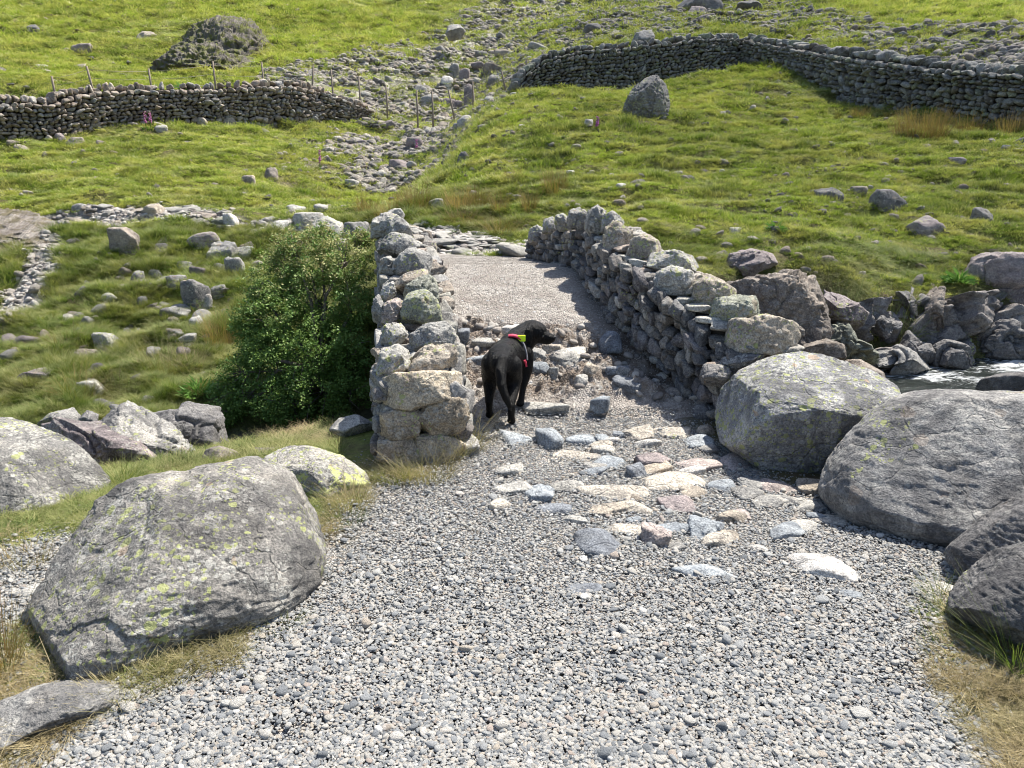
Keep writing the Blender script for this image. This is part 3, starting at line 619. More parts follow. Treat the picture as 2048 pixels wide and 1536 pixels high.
boulder('boulder', 'long low grey slab with one yellow lichen spot in front of the biggest left boulder',
    [(-60,1520),(0,1500),(60,1470),(130,1445),(210,1425),(250,1400),(258,1386),(230,1368),(170,1362),(90,1372),(20,1400),(-60,1425)],
    1.97, 0.12, 0.16, tilt=0.8, n=6, seed=41, amp=0.02, ncut=1, col='grey', lich=0.15)
boulder('bank_rock', 'mauve grey rock ledge sloping behind the speckled left edge rock',
    [(85,855),(130,848),(200,850),(250,870),(300,915),(270,935),(230,960),(190,935),(140,890)], 4.6, 0.3, 0.4, tilt=0.5, n=6, seed=45, frac=0.04, fs=3, amp=0.05, ncut=5, col='mauve', lich=0.6, cat='rock', grow=1.22)
boulder('bank_rock', 'fissured grey rock ledge running down to the stream gap left of the yellow patched boulder',
    [(205,850),(270,830),(330,865),(400,930),(395,945),(330,950),(280,925),(230,895)], 4.75, 0.3, 0.4, tilt=0.5, n=6, seed=46, frac=0.05, fs=3, amp=0.06, ncut=6, col='grey', lich=0.6, cat='rock', crack=0.03, grow=1.22)
boulder('bank_rock', 'dark smooth rock wedge dropping into the stream gap',
    [(320,835),(380,822),(425,830),(440,900),(410,925),(370,900),(330,865)], 5.3, 0.25, 0.35, tilt=0.3, n=6, seed=47, frac=0.04, fs=3, amp=0.05, ncut=6, col='dark', lich=0.2, cat='rock', q=3, grow=1.25)
boulder('bank_rock', 'small grey rounded rock behind the ledge at the left edge of the stream bank',
    [(75,850),(100,828),(145,818),(165,840),(160,865),(110,862)], 5.6, 0.2, 0.25, tilt=0.3, n=5, seed=48, amp=0.05, ncut=4, col='grey', lich=0.5, cat='rock')
boulder('bank_rock', 'little dark rock beside a clump of grass on the near left bank',
    [(160,838),(175,822),(195,830),(192,850),(168,855)], 5.6, 0.12, 0.15, tilt=0.3, n=4, seed=49, amp=0.05, ncut=4, col='dark', lich=0.5, cat='rock')
boulder('bank_rock', 'warm grey rock tufted with dry grass in front of the stream gap',
    [(402,930),(415,900),(440,895),(470,905),(500,925),(480,950),(430,950)], 4.4, 0.15, 0.2, tilt=0.3, n=5, seed=50, amp=0.05, ncut=4, col='warm', lich=0.5, cat='rock')
boulder('bank_rock', 'flat warm grey rock lying by the mossy grass patch above the yellow patched boulder',
    [(490,915),(510,898),(560,895),(572,910),(540,925),(500,930)], 4.5, 0.12, 0.2, tilt=0.3, n=5, seed=51, amp=0.05, ncut=4, col='brown', lich=0.4, cat='rock')
boulder('bank_rock', 'rounded pale rock against the foot of the left bridge wall at the stream',
    [(660,860),(680,838),(715,832),(750,850),(745,875),(690,875)], 4.75, 0.15, 0.2, tilt=0.3, n=5, seed=52, amp=0.04, ncut=3, col='pale', lich=0.3, cat='rock')
# right of the bridge: cliff and river rocks
boulder('river_rock', 'big square brown rock block with pale vertical seams behind the right bridge wall',
    [(1440,640),(1450,575),(1500,558),(1570,552),(1625,560),(1650,600),(1652,660),(1610,705),(1550,700),(1480,700)], 6.0, 0.3, 0.5, n=6, seed=60, amp=0.04, ncut=6, q=5.5, frac=0.05, fs=3.5, col='brown', lich=0.35, cat='rock', crack=0.03)
boulder('river_rock', 'leaning mauve brown slab right of the big square block',
    [(1638,610),(1650,580),(1690,590),(1735,625),(1722,650),(1700,665),(1660,645),(1640,630)], 6.6, 0.25, 0.4, n=6, frac=0.04, fs=4, seed=61, amp=0.05, ncut=7, q=3.5, col='mauve', lich=0.35, cat='rock')
boulder('river_rock', 'small pinkish brown block at the water side of the bridge coping',
    [(1606,710),(1612,688),(1650,680),(1685,690),(1690,715),(1660,735),(1620,735)], 5.5, 0.2, 0.3, n=5, seed=62, amp=0.05, ncut=6, q=3.5, col='brown', lich=0.25, cat='rock')
boulder('river_rock', 'long grey rock between the spotted boulder and the water',
    [(1660,740),(1680,722),(1720,722),(1765,745),(1770,765),(1720,770)], 5.6, 0.2, 0.3, n=5, seed=63, amp=0.05, ncut=4, q=3, col='brown', lich=0.2, cat='rock')
boulder('river_rock', 'stepped grey green rock at the water edge above the spotted boulder',
    [(1650,680),(1655,655),(1700,652),(1712,680),(1740,690),(1755,725),(1700,728),(1665,715)], 6.3, 0.25, 0.4, n=6, frac=0.05, fs=5, seed=64, amp=0.06, ncut=7, q=3.5, col='green', lich=0.2, cat='rock')
boulder('river_rock', 'dark wet rock in the stream at the right picture edge',
    [(1952,780),(1965,758),(2010,748),(2080,745),(2150,770),(2140,800),(2050,800),(1975,795)], 6.6, 0.2, 0.3, n=5, seed=65, amp=0.04, ncut=3, q=2.5, col='char', lich=0.0, cat='rock')
CL = [([(1935,620),(1930,560),(1950,520),(1990,508),(2060,520),(2110,580),(2100,660),(2020,690),(1960,670)],9.2,'mauve','tall rounded brown crag of the far bank at the right picture edge'),
 ([(1845,640),(1842,590),(1862,572),(1890,580),(1885,650),(1870,685),(1850,680)],8.7,'brown','upright narrow rock pillar in the far bank of the stream'),
 ([(1800,620),(1790,585),(1820,575),(1845,600),(1838,650),(1812,640)],8.8,'dark','dark wedge of rock left of the upright pillar'),
 ([(1950,660),(1990,640),(2060,645),(2120,700),(2060,735),(1960,735),(1930,700)],8.6,'char','knobbly dark rock mass at the foot of the crag'),
 ([(1770,720),(1790,690),(1815,660),(1850,680),(1870,715),(1830,735)],8.3,'dark','dark fissured rock under the bank beside the rusty moss'),
 ([(1740,700),(1790,700),(1850,715),(1868,730),(1800,742),(1750,735)],7.9,'grey','flat grey slab sloping into the stream'),
 ([(1860,735),(1880,690),(1905,680),(1930,700),(1940,735),(1900,742)],8.2,'char','wet black rock between the slab and the knobbly mass'),
 ([(1880,640),(1885,600),(1925,585),(1940,620),(1935,680),(1900,690)],8.9,'char','mossy shaded rock between pillar and crag'),
 ([(1740,660),(1745,630),(1780,625),(1800,650),(1790,680),(1755,690)],8.5,'dark','low rock topped by hanging grass above the slab'),
 ([(1448,545),(1465,510),(1500,500),(1540,508),(1552,540),(1500,552)],8.9,'mauve','grey rock hump in the grass just above the square block')]
for i, (ol, y, c_, lb) in enumerate(CL):
    boulder('cliff_rock', lb, ol, y, 0.35, 0.6, n=6, seed=70 + i, amp=0.03, ncut=12, q=5.0, frac=0.075, fs=2.3, col=c_, lich=0.25, mat='rock', cat='rock', crack=0.02)
boulder('boulder', 'big upright lichened boulder leaning alone on the right grass slope below the wall',
    [(1240,250),(1255,215),(1268,185),(1290,160),(1315,152),(1335,170),(1338,205),(1328,235),(1290,270),(1245,270)], 19.8, 0.5, 0.7, n=6, seed=90, amp=0.05, ncut=9, q=3.4, frac=0.05, fs=1.5, col='dark', lich=0.85, mat='rock', crack=0.06)
for i, (ol, y, c_, lb) in enumerate([([(1345,12),(1365,0),(1400,-6),(1440,0),(1446,22),(1400,30),(1355,25)],47,'dark','large dark boulder at the top of the right hill'),
   ([(1372,35),(1385,15),(1410,18),(1415,38),(1390,44)],45,'mauve','dark boulder leaning on the larger one at the hill top'),
   ([(1472,22),(1480,5),(1515,4),(1525,18),(1500,28)],46,'dark','long dark boulder right of the hilltop pair'),
   ([(1265,85),(1275,68),(1300,62),(1310,80),(1290,90)],33,'grey','pale topped boulder just above the right wall'),
   ([(893,66),(900,52),(915,50),(928,62),(920,76),(900,78)],41,'grey','largest grey boulder high in the stony gully')]):
    boulder('boulder', lb, ol, y, 0.9, 1.2, n=4, seed=95 + i, amp=0.06, ncut=7, q=3.0, col=c_, lich=0.4, mat='rock', crack=0.1)
boulder('rock_outcrop', 'large humped outcrop of dark ribbed rock on the left hill behind the fence',
    [(290,150),(330,120),(370,90),(400,62),(440,50),(480,55),(510,80),(540,100),(562,112),(530,130),(490,140),(430,150),(380,162),(330,160)], 39.8, 2.4, 4.0, tilt=0.5, n=6, seed=101, amp=0.10, ncut=6, q=2.2, col='dark', lich=0.0, mat='strata', cat='outcrop', crack=0.40, frac=0.10, fs=0.6, grow=1.08)
boulder('rock_outcrop', 'lower ribbed rock hump in front of the large outcrop on the left hill',
    [(300,152),(330,125),(370,108),(410,100),(450,112),(500,118),(505,135),(440,155),(380,170),(320,165)], 36.2, 1.5, 3.0, tilt=0.4, n=6, seed=102, amp=0.10, ncut=6, q=2.2, col='dark', lich=0.0, mat='strata', cat='outcrop', crack=0.35, frac=0.10, fs=0.6, grow=1.08)
boulder('rock_outcrop', 'pale pinkish bare rock slope at the left end of the far path',
    [(-80,520),(-90,440),(0,428),(60,432),(110,452),(118,480),(85,505),(30,515)], 13.7, 0.35, 1.6, tilt=2.2, n=6, seed=103, amp=0.05, ncut=5, q=2.4, col='pink', lich=0.0, mat='pinkrock', cat='outcrop', crack=0.12)
# px, base py, width, height, style, colour, lichen, label : single stones on the banks and hillsides
BANK = [
 (262,512,60,56,'a','brown',.3,'tall mauve grey standing block below the far left path'),
 (412,500,70,40,'r','mauve',.6,'rounded flecked rock right of the standing block'),
 (445,518,66,42,'s','grey',.6,'layered split rock beside the rounded flecked one'),
 (487,520,48,28,'a','pale',.3,'pale topped rock at the upper left of the thorn bush'),
 (478,556,42,44,'a','grey',.3,'grey block half hidden at the left of the thorn bush'),
 (395,622,46,66,'s','dark',.6,'pointed dark rock with white spots on its tip'),
 (355,634,56,24,'f','grey',.2,'low flat rock at the foot of the pointed dark rock'),
 (410,620,44,30,'s','grey',.2,'small slanting rock leaning on the pointed one'),
 (215,702,56,42,'a','grey',1.2,'white crusted angular rock alone on the left bank'),
 (170,722,54,26,'a','brown',.3,'dark overhung rock below the white crusted one'),
 (80,765,62,30,'a','mauve',.3,'brown grey rock low on the far left bank'),
 (190,795,44,34,'s','pale',.2,'narrow upright pale rock above the near left ledge'),
 (218,604,38,22,'r','pale',.2,'pale dome of rock by the tiny pebble runnel'),
 (275,568,32,26,'a','dark',.3,'dark rock left of its twin under a grassy overhang'),
 (312,564,34,24,'a','char',.2,'blackish rock under a grassy overhang'),
 (352,576,38,26,'a','dark',.5,'dark rock between the overhang and the thorn bush'),
 (372,544,38,22,'a','grey',.6,'white flecked rock in grass above the dark trio'),
 (440,600,30,24,'a','grey',.3,'small grey rock just right of the pointed rock'),
 (393,652,32,22,'a','pale',.3,'pale block above the brown rush clump'),
 (375,692,44,20,'f','grey',.3,'flat grey rock beside the pale tall grass'),
 (660,476,72,48,'a','pale',.4,'big pale boulder at the left end of the bridge wall'),
 (715,474,46,34,'a','grey',.4,'squat grey boulder touching the bridge wall end'),
 (690,505,52,30,'a','grey',.4,'lower grey rock under the pale boulder by the bridge'),
 (615,462,60,26,'f','pale',.2,'pale flat block between path and thorn bush'),
 (560,462,46,22,'f','white',.1,'whitish slab at the top of the thorn bush'),
 (498,505,30,22,'a','brown',.3,'brown rock behind the top left of the thorn bush'),
 (305,432,42,20,'a','warm',.1,'pinkish boulder on the far left path'),
 (160,425,30,18,'r','grey',.1,'round grey boulder at the left part of the far path'),
 (405,436,50,14,'f','brown',.1,'dark slab sunk in the grass strip on the far path'),
 (465,452,30,26,'a','white',.1,'white angular rock standing on the far path'),
 (590,425,44,18,'a','pale',.1,'pale rock above the far path left of centre'),
 (642,424,30,16,'a','pale',.1,'pale rock right of its larger neighbour above the path'),
 (20,0,0,0,'a','grey',0,''),
]
HILL = [
 (652,325,28,14,'a','mauve',.1,'brown boulder in the left meadow nearest the gully'),
 (545,362,32,28,'a','brown',.3,'upright brown boulder in the left meadow'),
 (497,370,30,20,'a','warm',.3,'leaning pinkish rock left of the upright boulder'),
 (800,342,38,24,'a','mauve',.2,'dark wedge boulder at the lower end of the gully'),
 (760,360,34,20,'a','grey',.3,'pale grey boulder at the foot of the gully'),
 (830,300,36,26,'r','mauve',.3,'rounded boulder in the gully below the fence'),
 (705,374,30,14,'a','pale',.2,'flat pale rock left of the foot of the gully'),
 (870,418,38,16,'a','pale',.2,'pale rock lying among the rushes past the bridge'),
 (165,108,38,20,'a','mauve',.2,'brown rock on the open left hill, rightmost of its row'),
 (295,76,42,18,'a','warm',.1,'pinkish grey rock left above the ribbed outcrop'),
 (160,140,26,14,'a','warm',.2,'pink rock just behind the left fence'),
 (70,66,26,12,'a','dark',.2,'dark rock high at the far left of the hill'),
 (85,138,32,10,'f','pale',.1,'flat pale rock behind the left wall'),
 (895,172,26,16,'r','white',.1,'smooth whitish boulder above the fence in the gully'),
 (908,150,22,18,'r','grey',.2,'grey boulder directly above the whitish one'),
 (930,160,26,24,'a','mauve',.2,'mauve boulder right of the whitish one'),
 (985,148,44,22,'a','brown',.2,'long brown rock on the right side of the gully'),
 (905,218,50,24,'a','mauve',.1,'dark brown rock mass behind the gully fence'),
 (940,212,28,44,'a','mauve',.1,'upright purple rock at the right end of the gully fence'),
 (980,205,28,14,'a','pale',.2,'pale rock at the left end of the mound top'),
 (1030,192,22,10,'r','pale',.1,'round white stone at the end of the right wall'),
 (1655,400,52,30,'s','dark',.4,'dark layered rock, left of two large ones in the right slope'),
 (1770,418,80,42,'s','dark',.6,'large dark flat topped rock in the right slope'),
 (1715,392,34,20,'s','brown',.4,'small brown rock between the two large dark ones'),
 (1840,472,78,42,'s','mauve',.4,'slanting purplish rock with a white edge in the right slope'),
 (1962,442,44,28,'a','dark',.4,'dark rock at the right, highest above the crag'),
 (1912,332,36,14,'a','mauve',.3,'small rock with brown turf round it, middle right slope'),
 (2010,303,26,14,'a','slate',.3,'slate grey rock near the right picture edge'),
 (2042,290,26,16,'a','dark',.2,'dark rock cut by the right picture edge'),
 (1848,296,32,10,'f','brown',.3,'flat brown rock below the brown rush clump'),
 (1445,346,16,8,'a','white',.1,'small white stone on the right slope'),
 (930,322,30,20,'a','char',.2,'dark hollow rock in the side of the mound'),
 (1178,252,18,14,'a','white',.1,'white stone on the right shoulder of the mound'),
 (1140,348,20,8,'f','white',.1,'pale flat stone low on the mound near the tall rushes'),
 (1180,352,18,10,'a','warm',.1,'pinkish stone right of the pale flat one'),
 (1240,376,22,10,'a','white',.1,'white stone above the right bridge wall'),
 (1370,360,22,10,'a','brown',.1,'brown stone in turf above the right bridge wall'),
 (1020,395,16,10,'a','brown',.2,'brown stone in the grass behind the bridge'),
 (1545,468,30,16,'a','char',.1,'dark rock in a turf hollow with a small green plant'),
 (1470,468,26,12,'a','pale',.2,'pale stone in the turf scar right of the bridge wall'),
 (455,252,40,24,'a','warm',.3,'pinkish block standing against the foot of the left wall'),
 (405,252,26,18,'a','warm',.2,'warm brown boulder left of the block by the left wall'),
 (325,265,24,12,'a','pale',.1,'pale rock in grass below the left wall middle'),
 (150,292,40,16,'a','warm',.1,'pale fallen block below the left wall'),
 (45,302,26,14,'a','warm',.1,'small fallen block nearest the left picture edge'),
 (122,285,24,16,'a','mauve',.1,'dark fallen block below the left wall'),
 (205,290,20,10,'a','brown',.1,'brown stone in the meadow right of the fallen blocks'),
]
# the fractured rock face of the far stream bank
def rock_face():
    nu, nv = 420, 120; u = np.linspace(2.0, 11.0, nu); v = np.linspace(0, 1, nv); Uu, Vv = np.meshgrid(u, v, indexing='ij')
    top = np.interp(u, [2, 3.5, 4.6, 5.4, 6.2, 7, 9, 11], [8.5, 8.6, 8.75, 8.9, 9.2, 9.3, 9.6, 10.2]); foot = np.interp(u, [2, 3.5, 5, 6.5, 9, 11], [7.85, 8.05, 8.15, 8.25, 8.6, 9.3])
    zt = ground(u, top + 0.25, False) + 0.02; zf = np.full(nu, -0.95)
    X = Uu.copy(); Y = foot[:, None] + (top - foot)[:, None] * Vv ** 1.2; Z = zf[:, None] + (zt - zf)[:, None] * Vv
    P = np.stack([X.ravel(), Y.ravel(), Z.ravel()], 1); W_ = P + 0.12 * np.stack([fbm(P, 3, 3, 300 + k) for k in range(3)], 1)
    h1, e1 = cells(W_ * np.array([1, 1, 0.75]), 2.2, 301); h2, e2 = cells(W_, 6.0, 305); n = fbm(P, 8, 4, 307)
    d = 0.26 * h1 + 0.06 * h2 + 0.012 * n - 0.10 * (1 - sstep(0, 0.08, e1)) - 0.02 * (1 - sstep(0, 0.1, e2)); fade = (sstep(1.0, 0.90, Vv) * sstep(2.0, 2.5, Uu)).ravel()
    P = P + np.stack([d * 0.15, -d, d * 0.45], 1) * fade[:, None]; P[:, 2] -= (1 - fade) * 0.12
    i = np.arange(nu * nv).reshape(nu, nv); F = np.stack([i[:-1, :-1], i[1:, :-1], i[1:, 1:], i[:-1, 1:]], -1).reshape(-1, 4); b = np.array([6.0, 8.6, -0.9])
    o = link('cliff', mesh('cliff', P - b, F, M['rock']), b); tag(o, 'fractured dark rock face along the far bank of the stream', 'rock'); paint(o, (0.22, 0.20, 0.19), 0.3)
rock_face()
for (px, py, w_, h_, st, co, li, lb) in BANK:
    if lb: rock('bank_rock', lb, 'rock', px, py, w_, h_, st, co, li + 0.2, n=5 if w_ > 50 else None)
for (px, py, w_, h_, st, co, li, lb) in HILL: rock('hillside_rock', lb, 'rock', px, py, w_, h_, st, co, li)
# stones bedded in the path and the rubble at the foot of the deck
STONES = [
 (1198,1112,100,50,'r','slate','rounded dark blue grey stone bedded in the gravel'),
 (1312,1092,66,50,'a','pink','rough pink stone beside the rounded dark one'),
 (1410,1078,84,48,'a','blue','smooth pale blue stone with a raised ridge'),
 (1345,1065,66,34,'f','blue','low blue grey stone left of the ridged blue one'),
 (1255,1066,76,28,'f','tan','flat tan stone left of the pink one'),
 (1415,1155,136,40,'f','blue','long blue grey slab, nearest of the large path stones'),
 (1652,1160,146,76,'f','white','largest smooth whitish slab in the gravel'),
 (1215,1030,76,38,'s','warm','pointed cream stone in front of the largest cream slab'),
 (1235,1000,150,50,'f','tan','broad cream slab in the middle of the path'),
 (1360,1022,88,44,'s','mauve','mauve stone with a cream end right of the broad cream slab'),
 (1345,975,150,54,'f','tan','long cream slab slanting down to the right'),
 (1272,954,44,36,'a','slate','small dark slate wedge left of the long cream slab'),
 (1305,935,76,38,'a','mauve','mauve grey stone behind the slate wedge'),
 (1212,936,78,30,'f','blue','pale bluish flat stone above the cream slabs'),
 (1385,940,92,38,'f','pink','pinkish flat slab below the spotted boulder'),
 (1460,938,74,38,'f','pink','pinkish slab touching the foot of the spotted boulder'),
 (1440,982,60,28,'f','blue','pale blue grey stone right of the long cream slab'),
 (1145,918,106,28,'f','tan','thin cream slab below the bluish stones'),
 (1030,892,68,42,'f','blue','rounded pale green grey stone below the dog'),
 (1100,896,58,46,'a','blue','squarish blue grey stone, left of a pair below the dog'),
 (1162,890,66,36,'f','blue','blue grey slab, right of the pair below the dog'),
 (1275,880,70,34,'a','tan','orange tan block near the right wall foot'),
 (1345,874,66,24,'f','tan','orange tan slab right of the orange block'),
 (1410,868,44,32,'r','warm','pale rounded stone at the dark gap by the spotted boulder'),
 (1400,890,72,30,'f','blue','bluish slab beside the pale rounded stone'),
 (1020,985,72,34,'f','pale','pale pointed slab at the left of the path'),
 (1075,1002,72,36,'a','blue','blue grey stone below the pale pointed slab'),
 (1100,1026,80,30,'f','slate','dark blue slab overlapped by the blue grey stone'),
 (1002,1020,40,28,'a','tan','small yellowish stone left of the dark blue slab'),
 (1600,1062,80,30,'f','pale','pale grey slab near the biggest dark boulder'),
 (1655,1048,66,22,'f','tan','orange slab touching the pale grey slab'),
 (1475,1040,52,28,'f','pink','small cream pink slab in the gravel'),
 (1545,985,84,36,'f','pink','flat pinkish slab under the spotted boulder'),
 (1555,1008,100,28,'f','pale','long pale slab in front of the pinkish one'),
 (1625,990,66,30,'a','warm','warm grey stone in the gap between the big boulders'),
 (1085,826,96,28,'f','pale','long pale slab beside the dog'),
 (1200,826,40,38,'s','blue','leaning blue grey stone in the gravel right of the dog'),
 (1258,788,70,40,'r','slate','dark grey block against the right wall foot'),
 (1218,700,52,40,'r','slate','smooth round blue grey stone standing on the rubble step'),
 (1105,760,26,30,'a','pale','small upright pale stone by the chest of the dog'),
 (1065,722,66,38,'s','grey','large flat grey rubble stone under the head of the dog'),
 (1130,732,78,46,'s','pale','large pale rubble slab right of the head of the dog'),
 (1075,745,60,24,'f','blue','bluish rubble slab under the chin of the dog'),
 (1180,756,36,32,'a','warm','brownish rubble stone at the right of the step'),
 (1160,785,32,36,'s','pale','pointed pale stone leaning in the gravel'),
 (1190,788,44,22,'f','pale','pale slab next to the pointed stone'),
 (950,728,56,22,'f','blue','bluish slab left of the back of the dog'),
 (975,690,60,22,'f','pale','pale slab set in the step left of the dog'),
 (925,685,30,28,'a','slate','small slate block beside the left wall in the step'),
 (905,660,40,20,'f','warm','warm flat stone at the deck edge by the left wall'),
 (965,862,50,20,'f','slate','blue stone at the left hind paw of the dog'),
 (1245,756,36,26,'a','grey','grey cobble by the right wall, above the dark block'),
 (1100,702,40,18,'f','warm','warm slab set at the top of the step'),
 (1025,665,44,18,'f','white','whitish flat stone above the back of the dog'),
 (930,810,50,24,'f','grey','grey slab at the foot of the left wall end'),
 (1230,745,46,18,'f','slate','flat slate slab between round stone and wall'),
 (1350,810,46,44,'r','brown','brown round boulder at the foot of the right wall'),
 (1400,838,50,50,'r','dark','dark round boulder under the right wall beside the spotted boulder'),
 (1300,770,36,30,'r','dark','dark cobble low in the right wall foot'),
 (1170,1190,90,34,'f','slate','half buried slate blue slab in the near gravel'),
 (1700,1195,60,22,'f','blue','small blue slab near the right gravel edge'),
 (1880,1182,60,24,'f','pale','pale slab below the dark leaning boulder'),
 (60,1190,90,30,'f','pale','pale slab at the left picture edge behind the biggest left boulder'),
]
def deck_z(y): return np.interp(y, [4.6, 5.0, 5.2, 5.45, 5.7, 5.95, 6.5, 7.0, 7.6, 8.2, 9.0, 9.8], [0.0, 0.05, 0.16, 0.27, 0.37, 0.46, 0.58, 0.65, 0.70, 0.65, 0.60, 0.60])
def hit_deck(px, py):
    d = ray(px, py); Y = np.linspace(4.3, 9.5, 1500); Z = CAM[2] + d[2] / d[1] * Y; m = np.nonzero(Z <= deck_z(Y))[0]
    k = m[0] if len(m) else 0; return np.array([d[0] / d[1] * Y[k], Y[k], Z[k]])
for (px, py, w_, h_, st, co, lb) in STONES:
    G = hit_deck(px, py) if py < 845 and 900 < px < 1290 else None
    c_ = np.array(TINT[co]) * 1.0
    rock('path_stone', lb, 'stone', px, py, w_, h_, st, tuple(c_), 0.12, group='stones bedded in the path', mat='pathstone', flat=(st in 'fs' and h_ < 0.72 * w_), G=G, n=5 if w_ > 60 else 4, sink=(0.3 if G is not None else 0.85 if st in 'fs' else 1.5), dep=1.1)

# more half buried slabs among the named ones
def bedded(n=40):
    rng = np.random.RandomState(4); P = np.array([at(*p)[:2] for p in [(960,960,3.75),(1000,880,4.35),(1250,850,4.6),(1440,900,4.2),(1640,1010,3.5),(1700,1060,3.2),(1560,1120,2.9),(1300,1090,2.95),(1100,1060,3.1)]])
    k = 0
    while k < n:
        x, y = rng.uniform(P[:, 0].min(), P[:, 0].max()), rng.uniform(P[:, 1].min(), P[:, 1].max())
        if polysd(np.array([x]), np.array([y]), P)[0] > 0: continue
        V, F = rock_shape(3000 + k, 4, 14, 11, 0.05); s_ = rng.uniform(0.03, 0.08); V = V * np.array([s_ * rng.uniform(1, 1.5), s_ * rng.uniform(0.6, 1.0), s_ * 0.45]); V = rotz(V, rng.uniform(-0.6, 0.6))
        o = link('path_stone', mesh('path_stone', V, F, M['pathstone']), (x, y, float(ground(x, y)[0]) - 0.004 + s_ * 0.0)); k += 1
        c = np.array(TINT[['pale', 'blue', 'warm', 'white', 'pale', 'tan', 'grey'][rng.randint(7)]]) * 0.92; paint(o, tuple(c), 0.1)
        tag(o, 'small slab half buried among the larger path stones', 'stone', 'small half buried path slabs')
bedded()
# ------------------------------------------------------------------ dry stone walling
VAR = [rock_shape(900 + i, 3, 30, 11, 0.04) for i in range(26)]
VAR3 = [rock_shape(950 + i, 4, 34, 10, 0.04) for i in range(26)]
def stone_face(mb, P0, P1, out, row, tints, depth=0.14, seed=1, var=VAR, aspect=(1.0, 2.3), jut=0.02, tilt=0.14, skip=None, bigbase=1.0, core=None):
    """Lay stones on the strip between the foot line P0 and the top line P1 (n x 3 each), facing 'out'."""
    rng = np.random.RandomState(seed); P0 = np.asarray(P0, float); P1 = np.asarray(P1, float)
    seg = np.linalg.norm(np.diff(P0, axis=0), axis=1); cum = np.concatenate([[0], np.cumsum(seg)]); L = cum[-1]
    hmax = np.linalg.norm(P1 - P0, axis=1).max(); nrow = max(2, int(round(hmax / row)))
    hs = rng.uniform(0.7, 1.35, nrow); hs[0] *= bigbase; hs /= hs.sum(); tb = np.concatenate([[0], np.cumsum(hs)])
    def pt(s, t):
        b = np.array([np.interp(s, cum, P0[:, k]) for k in range(3)]); c = np.array([np.interp(s, cum, P1[:, k]) for k in range(3)])
        return b + (c - b) * t
    for r in range(nrow):
        s = -rng.uniform(0, row)
        while s < L:
            hloc = np.linalg.norm(pt(min(max(s, 0), L), 1) - pt(min(max(s, 0), L), 0)) * hs[r]
            wd = row * rng.uniform(*aspect) * (0.55 + 0.45 * hs[r] * nrow) * (1.5 if rng.rand() < 0.08 else 1)
            sc = s + wd / 2; s += wd
            if sc < 0 or sc > L: continue
            tw = tb[r] + hs[r] / 2 + 0.3 * hs[r] * perlin(P3([sc / row * 0.35], [r * 1.7]), seed)[0]
            c = pt(sc, tw)
            if skip is not None and skip(c): continue
            T = pt(min(sc + 0.05, L), tw) - pt(max(sc - 0.05, 0), tw); T /= np.linalg.norm(T)
            U = pt(sc, 1) - pt(sc, 0); U /= np.linalg.norm(U); N = np.cross(T, U); N /= np.linalg.norm(N)
            if N @ np.asarray(out) < 0: N = -N
            V, F = var[rng.randint(len(var))]
            V = V * rng.choice([-1, 1], 3); 
            V = V * np.array([wd / 2 * 1.10, depth / 2, max(hloc, row * 0.5) / 2 * rng.uniform(1.05, 1.28)])
            V = roty(V, rng.normal() * tilt); V = rotz(V, rng.normal() * 0.12)
            Wd = c + V[:, :1] * T + V[:, 1:2] * N + V[:, 2:3] * np.array([0, 0, 1.0]) + N * rng.normal() * jut
            tc = np.array(tints[rng.randint(len(tints))]) * rng.uniform(0.72, 1.25)
            mb.add(Wd, F, tint=tc)
def strip_mesh(lines, mat, name, parent=None, attrs=None):   # lines: list of equally long point lists
    A = np.array(lines); m, n = A.shape[:2]; i = np.arange(m * n).reshape(m, n)
    F = np.stack([i[:-1, :-1], i[:-1, 1:], i[1:, 1:], i[1:, :-1]], -1).reshape(-1, 4)
    return link(name, mesh(name, A.reshape(-1, 3) - (0 if parent is None else np.array(parent.location)), F, mat, attrs), (0, 0, 0), parent)
# ------------------------------------------------------------------ the humpback bridge
ys = np.linspace(4.12, 8.9, 49)
def LI(y): return np.interp(y, [4.0, 4.2, 5.0, 5.9, 6.8, 7.6, 8.4, 8.9], [-.27, -.30, -.42, -.53, -.69, -.85, -.98, -1.05])
def RI(y): return np.interp(y, [4.7, 5.0, 5.4, 5.9, 6.5, 7.2, 7.6, 8.2, 9.0], [1.47, 1.33, 1.10, .88, .75, .68, .56, .38, .20])
def LT(y): return np.interp(y, [4.1, 4.3, 4.9, 5.5, 6.0, 6.5, 7.3, 8.2, 8.9], [.42, .44, .46, .58, .70, .80, .90, 1.0, .96])
def RT(y): return np.interp(y, [4.7, 5.0, 5.3, 5.75, 6.1, 6.9, 7.3, 8.1, 9.0], [.44, .56, .70, .85, .93, 1.07, 1.06, .97, .86])
TH = 0.45
bridge = empty('stone_bridge', (0.0, 6.4, 0.0), 'old humpback packhorse bridge of rough stone over the stream', 'bridge')
BL = np.array(bridge.location)
ARC = (6.35, -0.95, 0.86, 1.05)
def arch(y):                          # height of the underside
    t = (y - ARC[0]) / ARC[2]; return np.where(np.abs(t) < 1, ARC[1] + ARC[3] * np.sqrt(np.clip(1 - t * t, 0, 1)), -2.0)
def in_arch(c): return abs(c[1] - ARC[0]) < ARC[2] * 1.02 and c[2] < arch(np.array([c[1]]))[0] + 0.02
